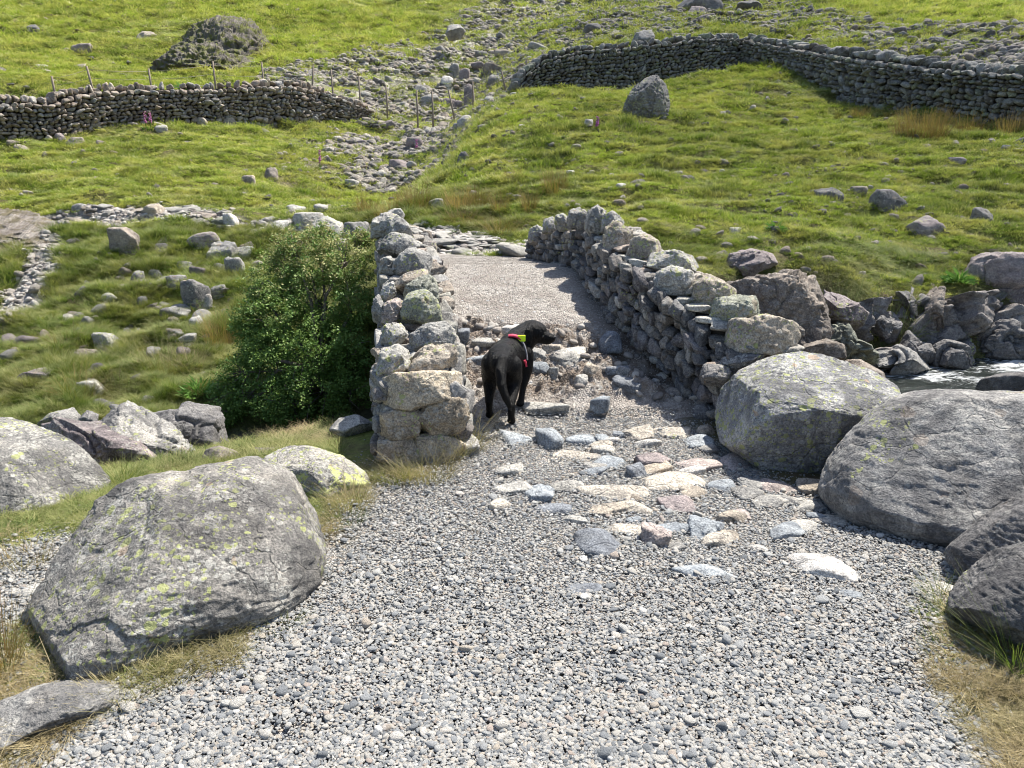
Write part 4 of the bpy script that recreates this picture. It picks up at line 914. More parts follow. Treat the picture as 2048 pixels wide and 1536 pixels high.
# deck
yd = np.linspace(4.75, 9.5, 330); nx = 130
U_ = np.linspace(0, 1, nx); Yd, Ud = np.meshgrid(yd, U_, indexing='ij')
Xd = (LI(Yd) - 0.12) * (1 - Ud) + (RI(Yd) + 0.30) * Ud
def deck_surface(X, Y):
    z = deck_z(Y); P = P3(X, Y); rub = sstep(4.9, 5.1, Y) * (1 - sstep(5.80, 5.88, Y + 0.35 * perlin(P3(X * 2, Y * 0), 4).reshape(Y.shape)))
    u = (X - LI(Y)) / (RI(Y) - LI(Y)); slump = sstep(0.72, 0.95, u) * sstep(4.9, 5.3, Y) * (1 - sstep(6.0, 6.8, Y)) * 0.05
    n1 = fbm(P, 5.0, 4, 51, 0.55).reshape(Y.shape); n2 = fbm(P * np.array([1, 1.3, 1]), 9.0, 3, 53, 0.6, True).reshape(Y.shape)
    z = z - 0.05 * rub * (1 - sstep(4.95, 5.6, Y) * 0.0) * sstep(5.0, 5.3, Y) - slump + rub * (0.13 * n1 + 0.07 * n2) + 0.018 * fbm(P, 2.0, 4, 54).reshape(Y.shape) + 0.0 * Y
    return z, rub, u
Zd, Rub, Uw = deck_surface(Xd, Yd)
Zd = np.where(Yd < 4.9, Zd - 0.05 * sstep(4.9, 4.75, Yd), Zd)
i = np.arange(Yd.size).reshape(Yd.shape); Fd = np.stack([i[:-1, :-1], i[:-1, 1:], i[1:, 1:], i[1:, :-1]], -1).reshape(-1, 4)
dirt = sstep(0.80, 1.0, Uw) * (1 - sstep(6.8, 7.6, Yd)) + sstep(0.06, 0.0, Uw)
link('deck', mesh('deck', np.stack([Xd.ravel(), Yd.ravel(), Zd.ravel()], 1) - BL, Fd, M['deck'], {'rubble': Rub.ravel(), 'dirt': np.clip(dirt, 0, 1).ravel()}), (0, 0, 0), bridge)
# vault and fill
yv = np.linspace(4.9, 9.3, 90); top = deck_z(yv) - 0.10; bot = np.maximum(arch(yv), -1.4); bot = np.minimum(bot, top - 0.05)
xl = LI(yv) - TH + 0.06; xr = RI(yv) + TH - 0.06
strip_mesh([np.stack([xl, yv, top], 1), np.stack([xr, yv, top], 1), np.stack([xr, yv, bot], 1), np.stack([xl, yv, bot], 1), np.stack([xl, yv, top], 1)], M['core'], 'vault', bridge)
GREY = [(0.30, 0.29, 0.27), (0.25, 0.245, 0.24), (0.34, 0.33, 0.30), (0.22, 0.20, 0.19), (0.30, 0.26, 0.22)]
DARKS = [(0.16, 0.155, 0.155), (0.22, 0.205, 0.19), (0.13, 0.13, 0.135), (0.25, 0.225, 0.20), (0.17, 0.16, 0.165), (0.33, 0.32, 0.30)]  # right parapet tints, darkened so the stone colour carries its shade
def gz(x, y): return float(ground(x, y)[0])
def parapet(side, yy, inner, topf, label, tints, row, depth):
    xi = inner(yy); sg = -1 if side == 'l' else 1; xo = xi + sg * TH; tz = topf(yy); dz = deck_z(yy) - 0.05
    par = empty('parapet', (0, 0, 0), None, None); par.parent = bridge; par['label'] = label
    batter = 0.06
    foot_in = np.stack([xi - sg * 0.02, yy, dz], 1); top_in = np.stack([xi + sg * (0.02 + 0.05 * (tz - dz)), yy, tz], 1)
    gout = np.minimum(np.array([gz(x + sg * 0.12, y) for x, y in zip(xo, yy)]), dz) - 0.15; gout = np.maximum(gout, -1.15)
    foot_out = np.stack([xo + sg * 0.035 * np.clip(tz - gout, 0, 2), yy, gout], 1); top_out = np.stack([xo, yy, tz], 1)
    core = strip_mesh([foot_in + [sg * 0.07, 0, 0], top_in + [sg * 0.07, 0, -0.05], top_out - [sg * 0.07, 0, 0.05], np.where(np.array([[0, 0, 1]]) == 1, np.maximum(foot_out, np.stack([xo, yy, np.where(arch(yy) > -1.5, arch(yy), -9)], 1)), foot_out) - [sg * 0.08, 0, 0]], M['core'], 'filling', None)
    core.parent = par; core.location = -BL
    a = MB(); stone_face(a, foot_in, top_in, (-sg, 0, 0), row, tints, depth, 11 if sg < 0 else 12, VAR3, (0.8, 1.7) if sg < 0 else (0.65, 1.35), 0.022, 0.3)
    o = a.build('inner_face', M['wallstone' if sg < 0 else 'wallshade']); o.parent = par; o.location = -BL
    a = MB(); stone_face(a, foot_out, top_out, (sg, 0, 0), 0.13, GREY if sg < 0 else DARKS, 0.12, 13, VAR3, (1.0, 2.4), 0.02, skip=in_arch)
    rng = np.random.RandomState(5)    # ring of arch stones
    for t in np.linspace(0.05, math.pi - 0.05, 17):
        c = np.array([0, ARC[0] + math.cos(t) * (ARC[2] + 0.13), ARC[1] + math.sin(t) * (ARC[3] + 0.13)])
        V, F = VAR3[rng.randint(26)]; V = V * np.array([0.22, 0.07, 0.17]); V = rotx(V, t - math.pi / 2)
        c[0] = np.interp(c[1], yy, foot_out[:, 0]) - sg * 0.17; a.add(V + c, F, tint=np.array(GREY[rng.randint(5)]) * 0.9)
    o = a.build('outer_face', M['wallstone']); o.parent = par; o.location = -BL
    # flat stones bedded on top of the wall, under and beside the coping
    a = MB(); rng = np.random.RandomState(7)
    for k in range(int((yy[-1] - yy[0]) / 0.115)):
        y = yy[0] + 0.06 + 0.115 * k
        for f in (0.30, 0.58, 0.86):
            x = np.interp(y, yy, xi) + sg * TH * (f + rng.normal() * 0.04); V, F = VAR3[rng.randint(26)]
            V = V * np.array([rng.uniform(0.08, 0.11), rng.uniform(0.07, 0.10), rng.uniform(0.022, 0.045)]); V = rotz(V, rng.uniform(-0.5, 0.5))
            a.add(V + [x, y + rng.normal() * 0.02, np.interp(y, yy, tz) - 0.01 + rng.normal() * 0.012], F, tint=np.array([(0.36, 0.34, 0.31), (0.30, 0.25, 0.215), (0.40, 0.39, 0.36), (0.27, 0.265, 0.25)][rng.randint(4)]) * rng.uniform(0.8, 1.15))
    o = a.build('top_course', M['wallstone']); o.parent = par; o.location = -BL
    return par
parl = parapet('l', ys, LI, LT, 'left parapet of the bridge, ending in a squared stack of large stones', GREY, 0.13, 0.16)
yr = np.linspace(4.72, 9.0, 45)
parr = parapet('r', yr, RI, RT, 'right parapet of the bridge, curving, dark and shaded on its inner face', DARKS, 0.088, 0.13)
def child_boulder(par, name, label, ol, y, fr, bk, **kw):
    o = boulder(name, '', ol, y, fr, bk, **kw); L0 = np.array(o.location); o.parent = par; o.location = L0 - BL
    for k in ('label', 'category', 'group'):
        if k in o: del o[k]
    if label: o['label'] = label
    return o
COPL = [([(815,740),(822,712),(850,696),(900,692),(917,715),(912,735),(870,752),(830,754)],4.33,'warm','rounded end coping stone on the inner edge'),
 ([(757,745),(763,705),(795,690),(820,703),(820,745),(790,768),(762,765)],4.30,'pale','rounded end coping stone on the outer edge'),
 ([(820,702),(824,670),(850,650),(890,645),(905,660),(909,692),(870,704)],4.75,'grey','flat faced coping stone above the end pair'),
 ([(805,648),(808,610),(820,588),(850,583),(872,595),(881,643),(850,655)],5.2,'green','domed green lichened coping stone'),
 ([(810,596),(815,572),(848,552),(872,558),(876,600),(845,606)],5.6,'green','wedge shaped dark coping stone'),
 ([(781,592),(785,560),(820,545),(855,537),(862,560),(825,585)],5.85,'warm','low reddish coping stone'),
 ([(773,553),(788,525),(815,500),(850,498),(861,520),(856,548),(810,558)],6.3,'grey','dark lichen speckled pointed coping stone'),
 ([(753,512),(760,478),(790,468),(825,472),(838,492),(812,512)],6.9,'grey',''),
 ([(773,474),(780,442),(795,432),(815,448),(827,477)],7.5,'grey',''),
 ([(743,475),(748,440),(770,425),(794,430),(788,468)],7.8,'pale',''),
 ([(772,440),(780,420),(800,418),(811,432),(800,445)],8.2,'pale',''),
 ([(762,690),(768,652),(800,648),(812,668),(800,692)],4.95,'pale','flat whitish coping stone'),
 ([(766,645),(770,610),(790,598),(810,612),(806,645)],5.3,'pink','pinkish weathered coping stone'),
 ([(760,598),(766,572),(786,565),(792,590),(780,602)],5.7,'white',''),
 ([(757,545),(762,520),(780,512),(792,530),(775,548)],6.4,'pale',''),
 ([(745,640),(748,600),(758,590),(766,610),(764,650)],5.4,'grey','')]
for k, (ol, y, c_, lb) in enumerate(COPL):
    child_boulder(parl, 'coping_stone', lb, ol, y, 0.12, 0.17, tilt=0.15, n=5, seed=200 + k, amp=0.04, ncut=11, q=4.2, frac=0.012, fs=7, col=c_, lich=0.75, mat='rock', crack=0.012)
ENDL = [([(765,760),(800,750),(870,748),(918,745),(916,790),(880,800),(820,815),(775,808)],4.12,'tan','long cracked block under the end coping'),
 ([(765,812),(820,812),(838,830),(832,868),(790,878),(766,868)],4.08,'warm','squarish lower block of the wall end'),
 ([(834,812),(880,800),(925,800),(932,835),(915,862),(860,870),(838,850)],4.12,'warm','rounded lower block of the wall end'),
 ([(762,925),(764,878),(800,872),(830,880),(840,930),(800,945)],4.02,'warm','foot block of the wall end'),
 ([(830,925),(836,872),(880,865),(925,870),(925,915),(880,935)],4.08,'warm','')]
for k, (ol, y, c_, lb) in enumerate(ENDL):
    cc = np.array(TINT[c_]) * np.array([1.0, 0.95, 0.86])
    child_boulder(parl, 'end_stone', lb, ol, y, 0.10, 0.20, n=5, seed=230 + k, amp=0.02, ncut=3, q=9.0, frac=0.008, fs=6, grow=1.09, col=tuple(cc), lich=0.6, mat='rock', crack=0.015)
COPR = [([(1438,690),(1446,655),(1470,640),(1530,636),(1590,645),(1602,670),(1595,698),(1540,710),(1480,708)],4.80,'warm','largest coping stone, with a white lichen splash, at the near end'),
 ([(1422,640),(1430,600),(1460,590),(1505,592),(1520,615),(1518,640),(1470,650)],5.1,'green','rounded green grey coping stone second from the near end'),
 ([(1386,612),(1392,556),(1420,552),(1470,578),(1468,605),(1412,620)],5.35,'warm','wedge shaped coping stone third from the near end'),
 ([(1310,580),(1315,545),(1345,535),(1390,545),(1396,575),(1350,590)],5.55,'pale','coping stone with yellow lichen patches'),
 ([(1296,532),(1302,508),(1340,501),(1390,510),(1402,535),(1350,548)],5.8,'pale','flat pale coping stone above the yellow patched one'),
 ([(1250,528),(1262,480),(1288,466),(1320,486),(1325,512),(1292,540)],6.1,'warm','tall brown coping stone'),
 ([(1208,500),(1213,458),(1232,440),(1262,460),(1260,495),(1225,512)],6.45,'warm','broad peaked coping stone near the crest'),
 ([(1203,465),(1208,432),(1225,425),(1246,442),(1246,468)],6.75,'grey',''),
 ([(1171,468),(1177,425),(1191,412),(1211,425),(1213,460),(1190,475)],6.9,'pale','highest coping stone at the crest'),
 ([(1135,455),(1140,425),(1158,417),(1176,432),(1174,460)],7.3,'grey',''),
 ([(1110,460),(1114,434),(1130,428),(1142,442),(1140,462)],7.7,'grey',''),
 ([(1084,468),(1090,440),(1105,435),(1117,448),(1114,470)],8.1,'grey',''),
 ([(1056,485),(1060,458),(1075,450),(1090,458),(1088,485)],8.6,'grey',''),
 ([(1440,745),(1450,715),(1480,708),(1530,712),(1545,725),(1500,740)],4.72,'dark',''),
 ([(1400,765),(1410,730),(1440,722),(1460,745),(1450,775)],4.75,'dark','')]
for k, (ol, y, c_, lb) in enumerate(COPR):
    child_boulder(parr, 'coping_stone', lb, ol, y, 0.12, 0.20, tilt=0.1, n=5, seed=260 + k, amp=0.04, ncut=9, q=3.6, frac=0.012, fs=6, col=c_, lich=0.85, mat='rock', crack=0.012)
# ------------------------------------------------------------------ scattering of uncountable stuff
def proto(name, V, F, mat, attrs=None, smooth=True):
    return bpy.data.objects.new(name, mesh(name, V, F, mat, attrs, smooth))
def scatter(name, pts, rot, scl, idx, protos, mat=None, parent=None):
    n = len(pts); me = bpy.data.meshes.new(name); me.vertices.add(n); me.vertices.foreach_set('co', np.asarray(pts, np.float32).ravel())
    for nm, v in (('rot', rot), ('scl', scl)):
        a = me.attributes.new(nm, 'FLOAT_VECTOR', 'POINT'); a.data.foreach_set('vector', np.asarray(v, np.float32).ravel())
    a = me.attributes.new('idx', 'INT', 'POINT'); a.data.foreach_set('value', np.asarray(idx, np.int32))
    o = bpy.data.objects.new(name, me); C.objects.link(o)
    g = bpy.data.node_groups.new(name, 'GeometryNodeTree'); g.interface.new_socket('Geometry', in_out='INPUT', socket_type='NodeSocketGeometry'); g.interface.new_socket('Geometry', in_out='OUTPUT', socket_type='NodeSocketGeometry')
    N = g.nodes.new; gi = N('NodeGroupInput'); go = N('NodeGroupOutput'); ip = N('GeometryNodeInstanceOnPoints'); jn = N('GeometryNodeJoinGeometry')
    g.links.new(gi.outputs[0], ip.inputs['Points']); ip.inputs['Pick Instance'].default_value = True
    for p in protos:
        oi = N('GeometryNodeObjectInfo'); oi.inputs['Object'].default_value = p; oi.inputs['As Instance'].default_value = True; g.links.new(oi.outputs['Geometry'], jn.inputs[0])
    g.links.new(jn.outputs[0], ip.inputs['Instance'])
    for nm, sock, ty in (('rot', 'Rotation', 'FLOAT_VECTOR'), ('scl', 'Scale', 'FLOAT_VECTOR'), ('idx', 'Instance Index', 'INT')):
        na = N('GeometryNodeInputNamedAttribute'); na.data_type = ty; na.inputs['Name'].default_value = nm; g.links.new(na.outputs[0], ip.inputs[sock])
    g.links.new(ip.outputs[0], go.inputs[0])
    md = o.modifiers.new('scatter', 'NODES'); md.node_group = g
    return tag(o, kind='stuff')
RS = np.random.RandomState(77)
def fan(n, y0, y1, power=2.0, margin=1.15):
    """random places in the view wedge, thinner with distance"""
    t = RS.rand(n)
    if abs(power - 1) < 1e-6: Y = y0 * (y1 / y0) ** t
    else: Y = (y0 ** (1 - power + 1e-9) + t * (y1 ** (1 - power + 1e-9) - y0 ** (1 - power + 1e-9))) ** (1 / (1 - power + 1e-9))
    hw = 0.80 * margin * (Y + 0.25); return RS.uniform(-1, 1, n) * hw, Y
# gravel
CHIP = [proto('chip', *rock_shape(1040 + i, 2, 6 + 3 * (i % 3), 8, 0.03), M['chip']) for i in range(16)]
PEB = [proto('pebble', *rock_shape(1000 + i, 2, 5 + 3 * (i % 3), 8, 0.03), M['pebble']) for i in range(16)]
def gravel():
    xs, ys_, szs = [], [], []
    for n, y0, y1, lo, hi, p in ((260000, 1.45, 5.2, 0.0024, 0.0052, 1.25), (46000, 1.45, 5.2, 0.0052, 0.0082, 1.5), (4200, 1.45, 5.1, 0.0085, 0.0135, 1.6), (200, 1.6, 4.5, 0.014, 0.022, 1.4)):
        x, y = fan(n, y0, y1, p); xs.append(x); ys_.append(y); szs.append(RS.uniform(lo, hi, n) ** 1.0)
    x = np.concatenate(xs); y = np.concatenate(ys_); sz = np.concatenate(szs); P = P3(x, y)
    sd1 = polysd(x, y, G_PATH) + 0.35 * fbm(P, 2.3, 4, 77); sd2 = polysd(x, y, G_SIDE) + 0.4 * fbm(P, 2.3, 4, 77)
    sd_ = np.minimum(sd1, sd2 + 0.03); keep = sd_ < RS.exponential(0.13, len(x)) * (0.5 + RS.rand(len(x))) - 0.03
    bare = fbm(P, 1.8, 3, 62); keep &= (bare < 0.20 + 0.25 * RS.rand(len(x))); keep &= ~((y > 4.95) & (np.abs(x) < 1.6))
    x, y, sz = x[keep], y[keep], sz[keep]; z = ground(x, y)
    onb = y > 4.75; z = np.where(onb, np.maximum(z, deck_z(y)), z)
    pts = [np.stack([x, y, z + sz * 0.25], 1)]; S = [sz]
    # thinner chips worn into the bridge deck
    n = 16000; yy = RS.uniform(4.95, 9.3, n); uu = RS.rand(n); xx = LI(yy) * (1 - uu) + RI(yy) * uu
    zz, rub, _u = deck_surface(xx, yy); s2 = np.where(RS.rand(n) < 0.035 * rub, RS.uniform(0.012, 0.04, n), RS.uniform(0.002, 0.006, n))
    pts.append(np.stack([xx, yy, zz + s2 * 0.1], 1)); S.append(s2)
    # far path beyond the bridge
    n = 14000; xx = RS.uniform(-9, 1.5, n); yy = RS.uniform(9.3, 16, n); k = (np.minimum(polysd(xx, yy, G_FAR), polysd(xx, yy, G_TRAIL)) + 0.3 * fbm(P3(xx, yy), 2, 3, 8)) < 0.1; xx, yy = xx[k], yy[k]
    s2 = RS.uniform(0.015, 0.06, len(xx)); pts.append(np.stack([xx, yy, ground(xx, yy) + 0.005], 1)); S.append(s2)
    pts = np.concatenate(pts); S = np.concatenate(S); n = len(pts)
    scl = S[:, None] * np.stack([RS.uniform(0.8, 1.5, n), RS.uniform(0.7, 1.2, n), RS.uniform(0.45, 0.85, n)], 1)
    rot = np.stack([RS.normal(0, 0.3, n), RS.normal(0, 0.3, n), RS.uniform(0, 6.3, n)], 1)
    warm = (pts[:, 1] > 4.85) & (np.abs(pts[:, 0]) < 2.2) | (pts[:, 1] > 9)
    scatter('gravel', pts, rot, scl, np.where(warm, 16, 0) + RS.randint(0, 16, n), CHIP + PEB); print('gravel', n)
gravel()
# ------------------------------------------------------------------ field walls on the hill
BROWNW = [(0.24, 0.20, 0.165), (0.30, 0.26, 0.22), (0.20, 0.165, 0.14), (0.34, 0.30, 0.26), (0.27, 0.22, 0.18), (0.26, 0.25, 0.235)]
GREYW = [(0.17, 0.165, 0.155), (0.21, 0.205, 0.18), (0.14, 0.14, 0.135), (0.19, 0.20, 0.15), (0.24, 0.235, 0.22), (0.16, 0.145, 0.13)]  # right field walls: shade of their backlit faces put into darker tints
def field_wall(label, kn, tints, seed, row=0.15):
    kn = np.array(kn, float); t = np.linspace(0, 1, 90); tk = np.linspace(0, 1, len(kn))
    B = np.array([at(a, b, y) for a, b, c, y in kn]); T = np.array([at(a, c, y) for a, b, c, y in kn])
    B = np.stack([np.interp(t, tk, B[:, k]) for k in range(3)], 1); T = np.stack([np.interp(t, tk, T[:, k]) for k in range(3)], 1)
    g = ground(B[:, 0], B[:, 1]); B[:, 2] = np.minimum(B[:, 2], g) - 0.15
    T[:, 2] += 0.05 * perlin(P3(t * 40, t * 0), seed)
    d = np.gradient(B, axis=0)[:, :2]; d /= np.linalg.norm(d, axis=1)[:, None]; nrm = np.stack([d[:, 1], -d[:, 0]], 1)
    nrm *= np.sign(-(nrm * B[:, :2]).sum(1))[:, None]; N3 = np.concatenate([nrm, np.zeros((len(nrm), 1))], 1)
    B = B + N3 * 0.12; loc = (B[0] + B[-1]) / 2; loc[2] = B[:, 2].min()
    w_ = empty('dry_stone_wall', loc, label, 'wall', 'dry stone field walls')
    back = N3 * -0.62
    strip_mesh([B - N3 * 0.08, T - N3 * 0.10 - [0, 0, 0.1], T + back * 0.85 - [0, 0, 0.1], B + back * 1.15 ], M['core'], 'filling', w_)
    a = MB(); stone_face(a, B, T - [0, 0, 0.12], N3[45], row, tints, 0.3, seed, VAR, (0.75, 1.6), 0.04, 0.28, bigbase=1.7)
    a.build('wall_face', M['farwall'], None).parent = w_; w_.children[-1].location = -loc
    a = MB(); stone_face(a, B + back * 1.1, T + back * 0.9 - [0, 0, 0.12], -N3[45], 0.3, tints, 0.3, seed + 5, VAR, (0.9, 2.1), 0.035)
    o = a.build('rear_face', M['farwall']); o.parent = w_; o.location = -loc
    a = MB(); rng = np.random.RandomState(seed); L = np.linalg.norm(np.diff(T, axis=0), axis=1).sum(); n = int(L / 0.17)
    for k in range(n):
        u = (k + rng.rand() * 0.6) / n; c = np.array([np.interp(u, t, T[:, j]) for j in range(3)]); nn = np.array([np.interp(u, t, N3[:, j]) for j in range(3)])
        V, F = VAR[rng.randint(26)]; V = V * np.array([rng.uniform(0.05, 0.12), 0.27, rng.uniform(0.08, 0.17)]); V = roty(V, rng.normal() * 0.35)
        V = rotz(V, math.atan2(d[int(u * 89)][1], d[int(u * 89)][0]) + rng.normal() * 0.2)
        a.add(V + c - nn * 0.28 + [0, 0, -0.02 + rng.normal() * 0.03], F, tint=np.array(tints[rng.randint(len(tints))]) * rng.uniform(0.9, 1.5))
    o = a.build('coping', M['farwall']); o.parent = w_; o.location = -loc
    return w_
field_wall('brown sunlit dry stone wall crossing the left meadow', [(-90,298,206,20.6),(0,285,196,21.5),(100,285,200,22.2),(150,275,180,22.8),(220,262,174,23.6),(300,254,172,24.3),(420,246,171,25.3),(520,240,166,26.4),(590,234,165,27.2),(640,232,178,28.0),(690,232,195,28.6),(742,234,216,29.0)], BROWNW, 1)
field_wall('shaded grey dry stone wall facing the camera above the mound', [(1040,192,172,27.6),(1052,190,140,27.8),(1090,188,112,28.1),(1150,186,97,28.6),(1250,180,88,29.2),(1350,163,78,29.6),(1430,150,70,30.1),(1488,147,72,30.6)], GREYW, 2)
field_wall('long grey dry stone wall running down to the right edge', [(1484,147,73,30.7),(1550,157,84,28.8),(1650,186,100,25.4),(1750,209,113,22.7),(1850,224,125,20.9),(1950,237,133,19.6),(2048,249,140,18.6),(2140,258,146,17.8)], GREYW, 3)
# post and wire fence behind the left wall, down through the gully and up to the right wall
POSTS = [(103,152,190,23.9),(173,132,176,24.6),(297,137,172,26.2),(425,122,170,27.6),(523,124,168,28.6),(627,130,168,29.2),(662,138,186,29.4),(717,152,197,29.6),(772,170,212,29.2),(833,180,237,28.2),(864,183,237,28.0),(897,180,224,28.2),(945,162,212,28.8),(1003,142,184,29.2),(1053,117,140,29.6),(1085,104,132,30.0)]
fence = empty('wire_fence', at(640, 200, 28), 'old timber post and wire fence behind the left wall and across the gully', 'fence'); FL = np.array(fence.location)
tops = []
for k, (px, yt, yb, Y) in enumerate(POSTS):
    Tp = at(px, yt, Y); lean = {5: 12, 11: -14, 13: -10, 1: -8}.get(k, 0) / FPX * Y
    Bp = np.array([Tp[0] - lean, Y + 0.02, min(at(px, yb, Y)[2], gz(Tp[0], Y)) - 0.1]); tops.append((Tp, Bp))
    V, F = tube_tri([Bp, (Bp * 0.5 + Tp * 0.5) + [0.01, 0, 0], Tp], [0.038, 0.035, 0.03], 7); o = link('post', mesh('post', V - Bp, F, M['post']), Bp - FL, fence)
for f in (0.92, 0.72, 0.5, 0.3):
    for a, b in zip(tops[:-1], tops[1:]):
        A_ = a[1] * (1 - f) + a[0] * f; B_ = b[1] * (1 - f) + b[0] * f; m_ = (A_ + B_) / 2 - [0, 0, 0.03]
        V, F = tube_tri([A_, m_, B_], 0.005, 4); link('wire', mesh('wire', V - A_, F, M['wire']), A_ - FL, fence)
# ------------------------------------------------------------------ scree: the largest stones one by one, the rest as stuff
SCR = [proto('scree_stone', *rock_shape(1100 + i, 2, 14, 9, 0.06), M['scree']) for i in range(14)]
def inpoly(P, n, seed, margin=0.0):
    rng = np.random.RandomState(seed); lo, hi = P.min(0), P.max(0); out = []
    while len(out) < n:
        x = rng.uniform(lo[0], hi[0], 4000); y = rng.uniform(lo[1], hi[1], 4000); m = (polysd(x, y, P) < margin) & (np.abs(x) < 0.74 * y + 0.5) & (rng.rand(4000) < (18.0 / np.maximum(y, 18)) ** 0.6)
        out += list(zip(x[m], y[m]))
    return np.array(out[:n])
def loose(name, label, group, P, n, seed, lo, hi, cols, mat='rock', flat=1.0, cat='stone'):
    rng = np.random.RandomState(seed); pts = inpoly(P, n, seed); z = ground(pts[:, 0], pts[:, 1]); shapes = []
    for i in range(10):
        V, F = rock_shape(seed * 20 + i, 3, 12, 9, 0.05); shapes.append(mesh(name, V, F, M[mat]))
    for k, (x, y) in enumerate(pts):
        s_ = rng.uniform(lo, hi) * (1 + 0.8 * (rng.rand() < 0.10)) * 0.62; o = link(name, shapes[rng.randint(10)], (x, y, z[k] + s_ * 0.12 * flat))
        o.scale = (s_ * rng.uniform(0.8, 1.3), s_ * rng.uniform(0.7, 1.1), s_ * rng.uniform(0.5, 0.8) * flat); o.rotation_euler = (rng.normal() * 0.2 * flat, rng.normal() * 0.25 * flat, rng.uniform(0, 6.28))
        tag(o, label, cat, group); c_ = cols[rng.randint(len(cols))]; paint(o, tuple(np.array(TINT[c_]) * rng.uniform(0.85, 1.15)), 0.2)
loose('scree_stone', 'loose stone lying in the stony gully between the walls', 'loose stones in the gully', S_LIST[0][0], 170, 3, 0.16, 0.42, ['grey', 'pale', 'mauve', 'warm', 'grey'])
loose('scree_stone', 'dark loose stone in the shaded scree above the right wall', 'loose stones above the right wall', S_LIST[1][0], 100, 4, 0.16, 0.42, ['dark', 'grey', 'mauve', 'dark'])
loose('path_edge_stone', 'pale stone lying along the far path across the left bank', 'stones along the far path', G_FAR, 90, 5, 0.08, 0.24, ['pale', 'grey', 'warm', 'pale', 'green'], 'rock', 0.6)
BANKP = poly([(10,640),(250,480),(480,520),(460,640),(420,760),(300,810),(60,830),(5,760)])
loose('bank_stone', 'small grey stone half sunk in the grass of the left bank', 'small stones on the left bank', BANKP, 80, 8, 0.06, 0.19, ['grey', 'dark', 'mauve', 'grey', 'brown'], 'rock', 1.3)
PAVE = poly([(835,456),(905,458),(985,478),(1030,488),(1040,497),(870,492)])
loose('paving_stone', 'flat whitish stone paving the track just past the bridge', 'paving stones past the bridge', PAVE, 46, 6, 0.14, 0.26, ['white', 'pale', 'white'], 'pathstone', 0.25)
def scree():
    pts, S = [], []
    for P, n, lo, hi, sd in ((S_LIST[0][0], 32000, 0.04, 0.17, 11), (S_LIST[1][0], 18000, 0.04, 0.19, 12), (S_LIST[2][0], 500, 0.03, 0.10, 13), (S_LIST[3][0], 260, 0.02, 0.06, 14), (S_LIST[4][0], 260, 0.015, 0.05, 15)):
        p = inpoly(P, n, sd, 0.8); k = fbm(P3(p[:, 0], p[:, 1]), 0.45, 4, 21) > (-0.06 if n > 2000 else -0.3); p = p[k]; pts.append(p); S.append(RS.uniform(lo, hi, len(p)) ** 1.0)
    x, y = fan(1500, 9, 55, 1.2); pts.append(np.stack([x, y], 1)); S.append(RS.uniform(0.02, 0.06, 1500) * (1 + y / 20))
    p = np.concatenate(pts); S = np.concatenate(S); n = len(p); z = ground(p[:, 0], p[:, 1]) + S * 0.15
    scl = S[:, None] * np.stack([RS.uniform(0.8, 1.4, n), RS.uniform(0.7, 1.1, n), RS.uniform(0.4, 0.8, n)], 1)
    scatter('scree', np.stack([p[:, 0], p[:, 1], z], 1), np.stack([RS.normal(0, .3, n), RS.normal(0, .3, n), RS.uniform(0, 6.3, n)], 1), scl, RS.randint(0, 14, n), SCR)
scree()
# ------------------------------------------------------------------ grass
def tuft(seed, n, rad, h, wd, lean, curve=0.5, segs=2):
    rng = np.random.RandomState(seed); V, F, T, B = [], [], [], []
    for k in range(n):
        a = rng.uniform(0, 2 * math.pi); r = rad * math.sqrt(rng.rand()); base = np.array([math.cos(a) * r, math.sin(a) * r, -0.01 * h / 0.06])
        la = a + rng.normal() * 0.9; hh = h * rng.uniform(0.45, 1.1); ln = lean * rng.uniform(0.2, 1.2) * hh
        side = np.array([-math.sin(la + rng.normal() * 0.6), math.cos(la), 0]) * wd * rng.uniform(0.6, 1.2) / 2; i0 = len(V); bv = rng.rand()
        for s in range(segs + 1):
            t = s / segs; c = base + np.array([math.cos(la) * ln * (t ** (1 + curve)), math.sin(la) * ln * (t ** (1 + curve)), hh * (t - 0.25 * curve * lean * t * t)])
            wdt = 1 - 0.75 * t
            V += [c - side * wdt, c + side * wdt]; T += [t, t]; B += [bv, bv]
        for s in range(segs): j = i0 + 2 * s; F.append([j, j + 1, j + 3, j + 2])
    return np.array(V), np.array(F), {'tip': T, 'blade': B}
SHORT = [proto('grass_tuft', *tuft(i, 46, 0.085, 0.065, 0.0075, 0.9)[:2], M['grass'], tuft(i, 46, 0.085, 0.065, 0.0075, 0.9)[2], False) for i in range(8)]
LONG = [proto('bank_tuft', *tuft(20 + i, 60, 0.075, 0.17, 0.006, 1.1, 0.9, 3)[:2], M['lush'], tuft(20 + i, 60, 0.075, 0.17, 0.006, 1.1, 0.9, 3)[2], False) for i in range(8)]
NEARG = [proto('turf_tuft', *tuft(40 + i, 60, 0.045, 0.045, 0.0022, 1.2, 0.8, 3)[:2], M['lush'], tuft(40 + i, 60, 0.045, 0.045, 0.0022, 1.2, 0.8, 3)[2], False) for i in range(6)]
NEARD = [proto('dry_tuft', *tuft(60 + i, 70, 0.05, 0.06, 0.0020, 1.6, 0.9, 3)[:2], M['dry'], tuft(60 + i, 70, 0.05, 0.06, 0.0020, 1.6, 0.9, 3)[2], False) for i in range(6)]
